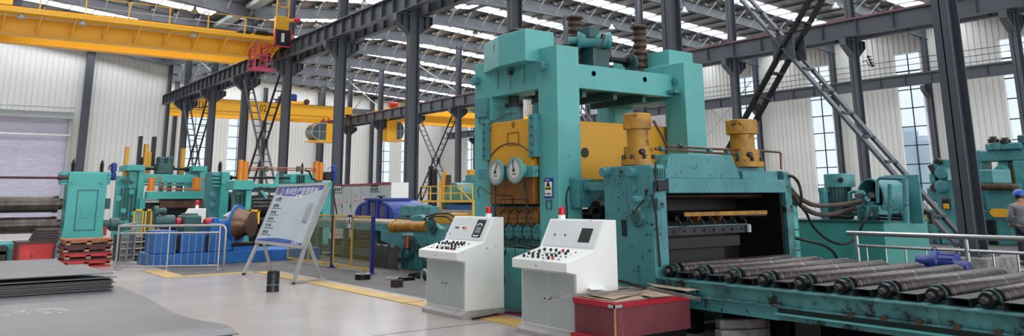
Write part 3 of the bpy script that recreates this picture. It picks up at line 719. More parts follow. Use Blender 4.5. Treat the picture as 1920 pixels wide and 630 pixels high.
for px0, px1, py in ((938, 990, 374), (946, 1000, 388)):
    pipe('grease_pipe', INK, [q(px0, py+12, 7.16), q(px0, py, 7.16), q(px1, py, 7.16), q(px1, py+12, 7.16)], .007)
pipe('grease_pipe', INK, [q(935, 463, 7.12), q(975, 462, 7.12), q(1010, 468, 7.12)], .012)
for px in (948, 966, 984, 1002): pipe('grease_pipe', INK, [q(px, 455, 7.13), q(px, 478, 7.13)], .006)
pipe('grease_pipe', TEALD, [q(946, 470, 7.17), q(946, 536, 7.17), q(936, 540, 7.17)], .012)
a0, a1, b0, b1 = fx(7.19, 897, 185, 918, 220)
MB().box(7.12, 7.2, a0, a1, b0, b1).build('cover_box', TEALG, mill, bevel=.005)
# bellows-covered screws and drive on top
def bellows(x, y, z0, z1, r, n):
    pr = []; h = (z1-z0)/n
    for i in range(n): pr += [(i*h, r*.78), (i*h+h*.3, r), (i*h+h*.6, r), (i*h+h*.9, r*.78)]
    pr += [(z1-z0, r*.9), (z1-z0+.02, r*1.25), (z1-z0+.05, r*1.25), (z1-z0+.07, r*.8)]
    disc_part('screw_bellows', RUSTY, (x, y, z0), (0, 0, 1), pr, n=20)
bellows(8.44, 9.72, 3.3, 4.46, .118, 10); bellows(9.94, 9.72, 3.3, 4.48, .128, 10); bellows(8.78, 10.3, 3.3, 4.12, .11, 7)
bellows(7.4, 9.9, 4.0, 4.14, .13, 1)
m = MB(); m.box(8.5, 8.86, 9.35, 9.85, 3.3, 3.96); m.prism([(8.46, 3.96), (8.9, 3.96), (8.8, 4.16), (8.56, 4.16)], 'y', 9.4, 9.8); m.build('gearbox', TEALK, mill, bevel=.02)
mo = MB(); p = at(1146, 76, Y=9.25); d = Vector((-.82, .55, 0)); mo.lathe(p, d, [(0, .09), (.01, .135), (.06, .14), (.08, .125), (.5, .125), (.52, .15), (.55, .15), (.56, .06), (.7, .06)], 24)
mot = mo.build('drive_motor', TEALG, mill)
MB().lathe(p+d*-.004, (d.x*-1, d.y*-1, 0), [(0, .085), (.004, .085)], 20).build('fan_grille', INK, mot)
MB().box(p.x-.42, p.x-.2, 9.3, 9.55, p.z+.02, p.z+.2).build('terminal_box', TEALK, mot, bevel=.01)
pipe('motor_cable', RUSTY, [at(1128, 72, Y=9.2), at(1129, 64, Y=9.15), at(1134, 66, Y=9.1), at(1129, 84, Y=9.1), at(1122, 92, Y=9.15), at(1116, 86, Y=9.2)], .02)
MB().lathe(at(1113, 107, Y=9.45), (1, 0, 0), [(0, .07), (.1, .07), (.1, .05), (.7, .055), (.72, .1), (.75, .1), (.76, .05), (.8, .05)], 16).build('cross_shaft', OILY, mill)
MB().lathe(at(1181, 118, Y=9.45), (1, 0, 0), [(0, .15), (.05, .15), (.06, .08), (.12, .08)], 20).build('shaft_flange', TEALK, mill)
MB().box(8.9, 9.75, 9.4, 9.7, 3.58, 3.66).build('drive_base', TEALK, mill)
pipe('motor_cable', INK, [at(1142, 92, Y=9.2), at(1146, 106, Y=9.15), at(1148, 117, Y=9.14)], .01)
# safety sign on the right post
a0, a1, b0, b1 = fx(7.19, 1021, 334, 1036.5, 371)
sg = thing('safety_sign', 'white and blue safety sign with yellow triangle on the right post of the mill', 'sign', (7.18, (a0+a1)/2, b0))
MB().box(7.185, 7.2, a0, a1, b0, b1).build('board', BLUED, sg)
MB().box(7.182, 7.186, a0+.012, a1-.012, b0+.025, b1-.05).build('white_panel', WHITEM, sg)
yc = (a0+a1)/2; wv = (a1-a0)*.4; hz = b0+(b1-b0)*.42; ht = (b1-b0)*.42
MB().prism([(yc-wv, hz), (yc+wv, hz), (yc, hz+ht)], 'x', 7.179, 7.183).build('triangle_border', INK, sg)
MB().prism([(yc-wv*.68, hz+.022), (yc+wv*.68, hz+.022), (yc, hz+ht-.04)], 'x', 7.177, 7.180).build('triangle', mat('sign_yellow', (240, 226, 70), .5), sg)
MB().prism([(yc-wv*.35, hz+.03), (yc-wv*.1, hz+.03), (yc, hz+.06), (yc+wv*.3, hz+.03), (yc+.01, hz+.11), (yc-.015, hz+.11)], 'x', 7.175, 7.178).build('pictogram', INK, sg)
text('当心机械伤人', .026, (7.180, yc, b0+.055), (0, -1, 0), (0, 0, 1), INK, sg, align='CENTER')
text('安全警示', .02, (7.183, yc+.02, b1-.025), (0, -1, 0), (0, 0, 1), WHITEM, sg, align='CENTER')
m = MB(); a0, a1, b0, b1 = fx(7.19, 1024, 376, 1034, 392)
for qd in ((a0, a1, b0, b0+.006), (a0, a1, b1-.006, b1), (a0, a0+.006, b0, b1), (a1-.006, a1, b0, b1)): m.box(7.185, 7.2, *qd)
m.build('empty_plate_frame', TEALK, mill)

# ================================================================== hooded roll stand in front of the mill
st = thing('roll_stand', 'grimy teal hooded stand with two yellow cylinders on top, heading the roller table', 'machine', (8.8, 7.5, 0))
def rpoly(y0, y1, z0, z1, r, n=5):
    P = [(y0, z0), (y1, z0)]
    for i in range(n+1): a = PI/2*i/n; P.append((y1-r+r*math.cos(a), z1-r+r*math.sin(a)))
    for i in range(n+1): a = PI/2+PI/2*i/n; P.append((y0+r+r*math.cos(a), z1-r+r*math.sin(a)))
    return P
MB().prism(rpoly(7.13, 8.02, 0, 1.99, .07), 'x', 7.41, 7.66).build('side_plate', TEALG, st, bevel=.012)
MB().prism(rpoly(7.13, 8.02, 0, 1.95, .07), 'x', 10.15, 10.30).build('side_plate', TEALD, st, bevel=.012)
s_ = lambda px, py, X=7.41: at(px, py, X=X)
for px, py, r in ((1139, 323, .06), (1189, 323, .062)): disc_part('bearing_boss', TEALG, s_(px, py), (-1, 0, 0), [(0, r*1.15), (.03, r*1.15), (.03, r), (.1, r), (.105, r*.9)], st)
a0, a1, b0, b1 = fx(7.4, 1158, 314, 1173, 329); MB().box(7.4, 7.41, a0, a1, b0, b1).build('cover_plate', TEALG, st)
disc_part('plug', RUSTY, s_(1166, 322), (-1, 0, 0), [(0, .025), (.025, .02)], st)
disc_part('inspection_disc', TEALD, s_(1188, 350), (-1, 0, 0), [(0, .075), (.012, .075)], st); disc_part('disc_face', TEALG, s_(1188, 350)+Vector((-.012, 0, 0)), (-1, 0, 0), [(0, .066), (.004, .066)], st)
disc_part('valve_flange', TEALD, s_(1212, 376), (-1, 0, 0), [(0, .085), (.04, .08), (.05, .05)], st, n=10)
disc_part('valve_hub', TEALG, s_(1208, 374), (-1, 0, 0), [(.04, .05), (.16, .045), (.17, .03)], st)
m = MB(); p = s_(1208, 374, 7.26); e = s_(1191, 394, 7.2); m.cyl(p, e, .011, 8); m.lathe(e, e-p, [(0, .015), (.02, .026), (.04, .015)], 10); m.build('hand_lever', INK, st)
m = MB(); p = s_(1212, 360, 7.34); m.cyl(p, s_(1211, 368, 7.34), .015, 8); m.lathe(p, (0, 0, 1), [(0, .02), (.02, .028), (.04, .02)], 10); m.build('valve_knob', INK, st)
disc_part('round_cover', TEALD, s_(1198, 407), (-1, 0, 0), [(0, .125), (.03, .12), (.04, .1), (.05, .1)], st, n=28)
disc_part('cover_glass', TEALK, s_(1197, 406)+Vector((-.05, 0, 0)), (-1, 0, 0), [(0, .085), (.006, .08)], st)
a0, a1, b0, b1 = fx(7.4, 1166, 412, 1174, 442); MB().prism([(a0, b0), (a1, b0), (a1, b1), (a0, b1)], 'x', 7.395, 7.41).build('slot', INK, st)
for px, py in ((1159, 345), (1160, 370), (1160, 392), (1175, 408), (1214, 418), (1219, 440), (1228, 430)):
    disc_part('drilled_hole', INK, s_(px, py), (-1, 0, 0), [(0, .012), (.003, .012)], st, n=8)
m = MB(); m.tube([at(1229, 304, Y=7.1), at(1230, 350, Y=7.07), at(1224, 370, Y=7.08), at(1230, 400, Y=7.1), at(1233, 440, Y=7.1), at(1238, 500, Y=7.1)], .014, 8); m.build('edge_hose', BLACK, st)
p = at(1233, 383, Y=7.08); m = MB(); m.prism([(p.x-.03, p.z-.08), (p.x-.03, p.z+.08), (p.x+.07, p.z+.03), (p.x+.09, p.z), (p.x+.07, p.z-.04)], 'y', 7.04, 7.12); m.build('lug', TEALD, st, bevel=.01)
MB().lathe(p+Vector((.03, -.05, 0)), (0, -1, 0), [(0, .018), (.004, .018)], 10).build('lug_hole', INK, st)
# hood
MB().box(7.66, 10.1, 7.08, 7.3, 1.635, 1.82).build('hood_beam', TEALG, st, bevel=.01)
MB().box(7.66, 10.1, 7.3, 8.02, 1.78, 1.86).build('hood_roof', TEALG, st)
MB().prism([(7.72, 1.82), (9.25, 1.82), (9.15, 2.03), (9.1, 2.15), (7.86, 2.14), (7.8, 2.06)], 'y', 7.2, 7.8).build('hood', TEALG, st, bevel=.015)
MB().box(9.3, 10.1, 7.2, 7.95, 1.82, 1.94).build('hood_shoulder', TEALG, st, bevel=.008); MB().box(9.25, 10.0, 7.35, 7.95, 1.94, 2.0).build('hood_shoulder', TEALG, st, bevel=.008)
MB().box(7.55, 7.8, 7.25, 7.75, 1.9, 2.0).build('cylinder_seat', TEALG, st, bevel=.008)
a, b, c, d = fy(7.12, 1228, 316, 1247, 334); mm = MB(); mm.box(a, b, 7.1, 7.3, c, d)
for i in range(4): mm.box(a+(b-a)*(.1+.23*i), a+(b-a)*(.18+.23*i), 7.08, 7.1, c, d)
mm.build('ribbed_bracket', TEALD, st)
a, b, c, d = fy(7.07, 1231, 338, 1249, 358); MB().box(a, b, 7.04, 7.1, c, d).build('junction_box', OILY, st, bevel=.005)
def big_cyl(x, y, zb, r, mt, nb=8):
    m = MB(); m.lathe((x, y, zb+.07), (0, 0, 1), [(0, r*1.02), (.17, r*1.02), (.175, r*.76), (.4, r*.76), (.405, r), (.6, r), (.61, r*.93), (.615, r*.3)], 28)
    o = m.build('hydraulic_cylinder', mt, st)
    MB().lathe((x, y, zb), (0, 0, 1), [(0, r*1.26), (.075, r*1.26)], 12).build('base_flange', mt, o, bevel=.006)
    for i in range(nb):
        a = 2*PI*(i+.5)/nb; MB().hexbolt((x+r*1.14*math.cos(a), y+r*1.14*math.sin(a), zb+.075), (0, 0, 1), .022, .06).build('bolt', OILY, o)
    MB().lathe((x-r*.5, y-r*.8, zb+.17), (-.3, -.9, 0), [(0, .04), (.06, .035), (.065, .02)], 12).build('port', OILY, o)
    return o
big_cyl(7.66, 7.6, 2.0, .188, YELG); big_cyl(9.62, 7.42, 2.0, .225, YELG)
def yp(px, py, Y=7.35): return at(px, py, Y=Y)
m = MB(); m.tube([yp(1228, 279), yp(1300, 284), yp(1370, 289), yp(1400, 290)], .018, 8); m.build('oil_pipe', BRONZE, st)
m = MB(); m.tube([yp(1252, 274), yp(1330, 279), yp(1395, 281), yp(1440, 284), yp(1461, 285), yp(1464, 288), yp(1465, 318)], .018, 8); m.build('oil_pipe', BRONZE, st)
m = MB(); m.tube([yp(1225, 226), yp(1240, 252), yp(1252, 276)], .02, 8); m.build('oil_pipe', BRONZE, st)
for px, py in ((1275, 274), (1330, 283), (1364, 287), (1399, 284), (1384, 290), (1240, 279)):
    p = yp(px, py); m = MB(); m.lathe(p+Vector((-.03, 0, 0)), (1, 0, 0), [(0, .034), (.06, .034)], 8); m.build('pipe_coupling', TEALD, st)
# inside of the stand: dark cross members, knife edge, guides
MB().box(7.66, 10.15, 7.98, 8.05, .3, 1.8).build('back_panel', SHADEB, st)
MB().box(10.1, 10.15, 7.2, 7.98, .3, 1.78).build('inner_cheek', SHADEB, st)
a, b, c, d = fy(7.5, 1243, 369, 1475, 378)
m = MB(); m.lathe((7.66, 7.5, 1.60), (1, 0, 0), [(0, .045), (2.4, .045)], 14); m.build('cross_shaft', mat('red_brown_shaft', (74, 34, 36), .4, .2, (20, 20, 22), .7, 4), st)
p0 = yp(1282, 400, 7.25); p1 = yp(1437, 400, 7.25)
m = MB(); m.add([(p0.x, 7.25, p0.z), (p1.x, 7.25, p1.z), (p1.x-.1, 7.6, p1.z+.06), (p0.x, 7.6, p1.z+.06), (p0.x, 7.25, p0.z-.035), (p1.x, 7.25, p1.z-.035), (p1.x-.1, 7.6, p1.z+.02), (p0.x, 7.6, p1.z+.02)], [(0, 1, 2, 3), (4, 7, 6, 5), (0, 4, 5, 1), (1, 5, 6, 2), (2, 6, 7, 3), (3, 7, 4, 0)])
m.build('guide_apron', SHADEB, st)
MB().box(p0.x, p1.x, 7.235, 7.25, p0.z-.04, p0.z+.012).build('apron_edge', YELG, st)
a, b, c, d = fy(7.3, 1233, 424, 1398, 440)
MB().box(a, b, 7.3, 7.42, c, d).build('knife_beam', mat('grey_worn_steel', (58, 58, 62), .45, .3, (26, 26, 30), .6, 5, (120, 118, 116), .3, 8), st, bevel=.005)
for i in range(9): x = a+.12+(b-a-.2)*i/8; MB().lathe((x, 7.3, (c+d)/2), (0, -1, 0), [(0, .018), (.015, .018)], 10).build('knife_bolt', INK, st)
MB().box(a, b, 7.27, 7.5, d, d+.012).build('knife_cover', mat('pale_teal_strip', (110, 156, 152), .5, 0, (50, 60, 60), .7, 3), st)
a, b, c, d = fy(7.35, 1233, 444, 1388, 465); MB().box(a, b, 7.35, 7.5, c, d).build('lower_beam', SHADEB, st, bevel=.005)
MB().box(7.66, 9.1, 7.45, 7.9, .62, 1.1).build('lower_box', SHADEB, st)
a, b, c, d = fy(7.45, 1260, 398, 1400, 418)
for i in range(7):
    x = a+.1+(b-a-.2)*i/6; m = MB(); m.box(x-.035, x+.035, 7.45, 7.6, c+.03, d); m.build('hold_down_block', YELB if i in (2, 4) else SHADEB, st, bevel=.01)
    MB().cyl((x, 7.43, c+.06), (x+.02, 7.40, c-.02), .016, 8).build('hold_down_pin', INK, st)
MB().lathe((9.45, 7.28, 1.1), (0, 0, 1), [(0, .035), (.1, .035), (.11, .02)], 12).build('limit_switch', GREYP, st)
# link arms between stand and mill
MB().box(7.45, 7.6, 7.98, 8.69, 1.68, 1.79).build('link_arm', TEALD, st, bevel=.006)
MB().box(10.1, 10.25, 7.98, 8.69, 1.68, 1.79).build('link_arm', TEALD, st, bevel=.006)
m = MB(); m.prism([(8.5, 1.45), (8.69, 1.45), (8.69, 1.86), (8.5, 1.84)], 'x', 7.38, 7.62); m.build('arm_bracket', TEALG, st, bevel=.008)
for z, y in ((1.42, 8.4), (1.14, 8.4)):
    MB().lathe((7.5, y, z), (1, 0, 0), [(0, .05), (.1, .05), (.1, .125), (.16, .13), (.22, .125), (.22, .11), (2.2, .11), (2.2, .05), (2.3, .05)], 20).build('transfer_roll', OILY, st)
MB().box(7.68, 10.0, 8.1, 8.68, .2, .95).build('transfer_bed', OILY, st)
pipe('power_cable', BLACK, [at(1068, 350, X=7.36), at(1063, 362, X=7.33), at(1062, 375, X=7.3), at(1064, 395, X=7.3), at(1063, 412, X=7.3)], .012, st)

# ================================================================== roller table
tb = thing('roller_table', 'long oil-stained teal roller table frame running to the right edge of the photo', 'roller table', (7.5, 4.5, .3))
TY0, TY1 = 1.0, 7.12
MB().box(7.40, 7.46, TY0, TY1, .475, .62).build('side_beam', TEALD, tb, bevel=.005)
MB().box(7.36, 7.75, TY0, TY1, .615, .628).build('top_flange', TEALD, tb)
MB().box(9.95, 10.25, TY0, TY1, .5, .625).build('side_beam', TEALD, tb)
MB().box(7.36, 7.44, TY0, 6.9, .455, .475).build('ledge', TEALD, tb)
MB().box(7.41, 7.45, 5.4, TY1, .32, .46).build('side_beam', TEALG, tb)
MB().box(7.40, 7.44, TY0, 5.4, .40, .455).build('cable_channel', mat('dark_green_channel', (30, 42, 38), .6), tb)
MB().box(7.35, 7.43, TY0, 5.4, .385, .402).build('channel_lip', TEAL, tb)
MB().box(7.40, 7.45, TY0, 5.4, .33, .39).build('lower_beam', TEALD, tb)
for i in range(9):
    y = 4.55-.33*i; MB().box(7.34, 7.40, y-.025, y+.025, .45, .497).build('clamp_block', RUSTY, tb, bevel=.003)
for i in range(5): y = 6.6-.3*i; MB().box(7.37, 7.4, y-.04, y+.04, .47, .48).build('clamp_strip', CHROME, tb)
m = MB(); m.tube([(7.39, 6.35, .44), (7.36, 6.33, .41), (7.37, 6.34, .36)], .01, 6); m.build('hose_stub', BLACK, tb)
MB().box(7.7, 10.0, TY0, TY1, .40, .5).build('inner_deck', OILY, tb)
for y in (6.9, 5.2, 3.4, 1.6):
    for x in (7.7, 9.9): MB().box(x-.1, x+.1, y-.15, y+.15, 0, .4).build('foot', OILY, tb)
MB().box(8.6, 8.7, TY0, TY1, 0, .4).build('centre_web', OILY, tb)
rl = None
ROLL_LAB = ['roller nearest the hooded stand, first of the row', 'second roller out from the hooded stand', 'third roller out from the hooded stand', 'fourth roller out from the hooded stand', 'fifth roller out from the hooded stand', 'sixth roller out from the hooded stand', 'seventh roller out, its end above the middle of the beam', 'third roller from the right edge at the table side', 'roller whose bearing end shows second from the right edge', 'roller whose bearing end shows nearest the right edge', 'roller cut off by the lower right corner']
for i in range(11):
    y = 7.03-.457*i
    if i == 0:
        rl = thing('table_roller', 'worn scratched steel '+ROLL_LAB[0], 'roller', (7.5, y, .7), 'rollers of the roller table')
        MB().lathe((7.72, y, .70), (1, 0, 0), [(0, .05), (.0, .084), (.015, .094), (2.2, .094), (2.215, .084), (2.215, .05)], 28).build('roller_body', ROLLER, rl)
        MB().lathe((7.47, y, .70), (1, 0, 0), [(0, .026), (.03, .034), (.1, .036), (.27, .036)], 18).build('shaft_end', ROLLM, rl)
        MB().lathe((7.53, y, .70), (1, 0, 0), [(0, .045), (.0, .066), (.03, .07), (.07, .07), (.07, .05)], 24).build('bearing', OILY, rl)
        b = MB(); b.tube([Vector((7.63, y+.082*math.cos(a), .70+.082*math.sin(a))) for a in [-.3+(PI+.6)*j/14 for j in range(15)]], .012, 6); b.box(7.58, 7.68, y-.11, y+.11, .628, .65); b.build('bearing_clamp', TEALK, rl)
        for s in (-.09, .09): MB().hexbolt((7.63, y+s, .65), (0, 0, 1), .013, .03).build('bolt', RUSTY, rl)
        MB().lathe((9.94, y, .70), (1, 0, 0), [(0, .045), (.02, .065), (.1, .065)], 16).build('bearing', OILY, rl)
    else:
        dup(rl, 0, -.457*i, 0, 'worn scratched steel '+ROLL_LAB[min(i, 10)])
ch = thing('spacer_channel', 'black hollow box channel between the rollers, nearest the hooded stand', 'channel', (7.5, 6.85, .63), 'box channels between the rollers')
m = MB(); y = 6.80; w_ = .095
m.box(7.52, 9.95, y-w_, y+w_, .628, .634); m.box(7.52, 9.95, y-w_, y+w_, .694, .70); m.box(7.52, 9.95, y-w_, y-w_+.006, .63, .7); m.box(7.52, 9.95, y+w_-.006, y+w_, .63, .7)
m.build('channel', mat('grimy_dark_teal_steel', (58, 66, 68), .45, .2, (34, 38, 40), .6, 5, (90, 120, 118), .4, 9), ch)
ch_lab = ['second', 'third', 'fourth', 'fifth', 'sixth', 'seventh', 'eighth', 'ninth', 'tenth']
for i in range(1, 10): dup(ch, 0, -.457*i, 0, 'black hollow box channel between the rollers, %s from the hooded stand' % ch_lab[i-1])
# table drive motor
p = at(1755, 493, X=10.45); mo = thing('drive_motor', 'dark blue geared motor with a lifting eye behind the rollers', 'motor', (10.45, p.y, .6))
MB().lathe((10.45, p.y-.28, p.z), (0, 1, 0), [(0, .1), (.02, .125), (.2, .13), (.22, .15), (.3, .15), (.32, .1), (.5, .09)], 22).build('motor_body', BLUED, mo)
m = MB()
for i in range(12): a = 2*PI*i/12; c_, s_2 = math.cos(a), math.sin(a); m.bar((10.45+.128*c_, p.y-.26, p.z+.128*s_2), (10.45+.128*c_, p.y-.08, p.z+.128*s_2), .012, .012)
m.build('cooling_fin', NAVY, mo)
MB().box(10.3, 10.6, p.y-.25, p.y+.2, .0, p.z-.12).build('motor_stand', TEALD, mo)
MB().tube([(10.45, p.y+.0+.03*math.cos(a), p.z+.16+.03*math.sin(a)) for a in [2*PI*i/10 for i in range(10)]], .008, 6, close=True).build('lifting_eye', NAVY, mo)
m = MB(); m.lathe((10.3, p.y-.48, p.z-.03), (0, 1, 0), [(0, .06), (.01, .08), (.16, .08), (.18, .05)], 18); m.build('gear_head', NAVY, mo)
# concrete blocks, dark trough and cable under the table
def block(label, x, y, z, dx, dy, dz, rz, group='concrete blocks under the roller table'):
    t = MB(); c, s = math.cos(rz), math.sin(rz)
    P = [(-dx/2, -dy/2), (dx/2, -dy/2), (dx/2, dy/2), (-dx/2, dy/2)]
    t.prism([(x+a*c-b*s, y+a*s+b*c) for a, b in P], 'z', z, z+dz)
    o = tag(t.build('concrete_block', CONC, bevel=.015), label, 'concrete block', group)
    return o
p = at(1392, 620, Z=.1)
block('rough grey concrete block under the roller table, lower one', p.x, p.y, 0, .62, .16, .12, -.35)
block('rough grey concrete block under the roller table, upper one', p.x+.05, p.y+.06, .12, .55, .16, .1, -.5)
p = at(1432, 612, Z=.12); block('short grey block end beside the dark trough under the table', p.x+.02, p.y, 0, .07, .12, .2, -.2)
t = MB(); t.box(p.x+.06, p.x+.28, p.y-.3, p.y+.05, 0, .21); tag(t.build('steel_trough', OILY), 'dark steel trough under the roller table beside the concrete blocks', 'trough')
t = MB(); t.tube([at(1300, 584, X=7.7), at(1350, 584, X=7.7), at(1400, 588, X=7.7), at(1430, 594, X=7.7), at(1440, 606, X=7.75)], .012, 6); tag(t.build('thick_cable', RUSTY), 'pale brown cable sagging under the roller table', 'cable')

# ================================================================== red box with boards on top
bx = thing('wooden_box', 'faded red wooden box with a brighter red rim, low in front of the second console', 'box', (6.8, 6.95, 0))
MB().box(6.06, 7.23, 6.45, 7.10, .135, .445).build('body', REDBOX, bx, bevel=.006)
MB().box(6.045, 7.24, 6.435, 7.11, .445, .50).build('rim', REDRIM, bx, bevel=.004)
MB().box(6.05, 6.065, 6.44, 6.455, .12, .455).build('corner_edge', WOOD, bx)
m = MB(); m.box(6.03, 6.15, 6.425, 6.437, .45, .48); m.box(6.03, 6.045, 6.425, 6.52, .45, .48); m.build('corner_bracket', ALU, bx)
for y in (6.56, 7.0): MB().box(6.2, 7.2, y-.06, y+.06, 0, .135).build('skid', OILY, bx)
MB().box(5.98, 6.2, 6.6, 7.08, .1, .14).build('foot_board', REDRIM, bx)
def sheet_card(label, pts, z, th=.006, m_=CARD, warp=.012, name='cardboard_sheet', grp='cardboard on the red box'):
    """flat sheet with ragged outline and gentle warp; pts are (x, y)"""
    b = MB(); n = len(pts); cx = sum(p[0] for p in pts)/n; cy = sum(p[1] for p in pts)/n
    R_ = []; N_ = 6
    outline = []
    for i in range(n):
        a = pts[i]; c = pts[(i+1) % n]
        for j in range(N_): outline.append((a[0]+(c[0]-a[0])*j/N_+random.uniform(-.004, .004), a[1]+(c[1]-a[1])*j/N_+random.uniform(-.004, .004)))
    zz = lambda x, y: z+warp*math.sin(9*x+3*y)*.5+warp*.5
    top = [(x, y, zz(x, y)+th) for x, y in outline]; bot = [(x, y, zz(x, y)) for x, y in outline]
    k = len(outline); b.add(top+[(cx, cy, zz(cx, cy)+th)], [(i, (i+1) % k, k) for i in range(k)]); b.add(bot+[(cx, cy, zz(cx, cy))], [((i+1) % k, i, k) for i in range(k)])
    b.add(top+bot, [(i, (i+1) % k, k+(i+1) % k, k+i) for i in range(k)])
    return tag(b.build(name, m_), label, 'sheet', grp)
zt = .512
def gp(px, py, Z): v = at(px, py, Z=Z); return (v.x, v.y)
sheet_card('dusty brown board covering the whole lid of the red box', [(6.10, 6.46), (7.2, 6.47), (7.19, 7.08), (6.12, 7.08)], .501, warp=.004)
sheet_card('large brown cardboard sheet lying on the left of the red box', [gp(1085, 552, zt), gp(1150, 563, zt), gp(1208, 550, zt), gp(1150, 536, zt)], zt)
sheet_card('brown cardboard sheet with curled corner over the right front of the red box', [gp(1200, 553, zt+.01), gp(1222, 560, zt+.01), gp(1262, 554, zt+.01), gp(1236, 544, zt+.01)], zt+.012)
sheet_card('pale brown cardboard sheet sticking out at the back right of the red box', [gp(1212, 531, zt+.04), gp(1232, 537, zt+.04), gp(1290, 547, zt+.04), gp(1312, 542, zt+.04), gp(1250, 535, zt+.04)], zt+.03)
sheet_card('brown cardboard sheet at the back left of the red box', [gp(1076, 547, zt+.01), gp(1110, 549, zt+.01), gp(1190, 541, zt+.01), gp(1140, 535, zt+.01)], zt+.012)
sheet_card('crumpled white paper on the cardboard of the red box', [gp(1104, 539, zt+.06), gp(1108, 545, zt+.06), gp(1143, 543, zt+.06), gp(1132, 538, zt+.06)], zt+.045, m_=WHITEM, warp=.02, name='paper_sheet', grp=None)
def tube_bar(label, a, b, w_=.028, name='steel_bar', m_=ALU, grp='steel bars on the red box'):
    m = MB(); m.bar(a, b, w_, w_); d = (Vector(b)-Vector(a)).normalized()
    o = m.build(name, m_); return tag(o, label, 'bar', grp)
GB = mat('worn_grey_bar', (140, 136, 132), .45, .4, (90, 84, 80), .6, 6, (40, 38, 38), .5, 9)
tube_bar('long thin grey square bar lying across the red box towards the second console', at(1034, 558, Z=.545), at(1225, 540, Z=.57), m_=GB)
tube_bar('grey square bar across the right side of the red box, pointing to the lower right', at(1218, 541, Z=.60), at(1312, 561, Z=.55), m_=GB, w_=.03)
tube_bar('dark rough bar behind the boards of the red box', at(1162, 527, Z=.585), at(1212, 540, Z=.585), m_=DARKST, w_=.03)

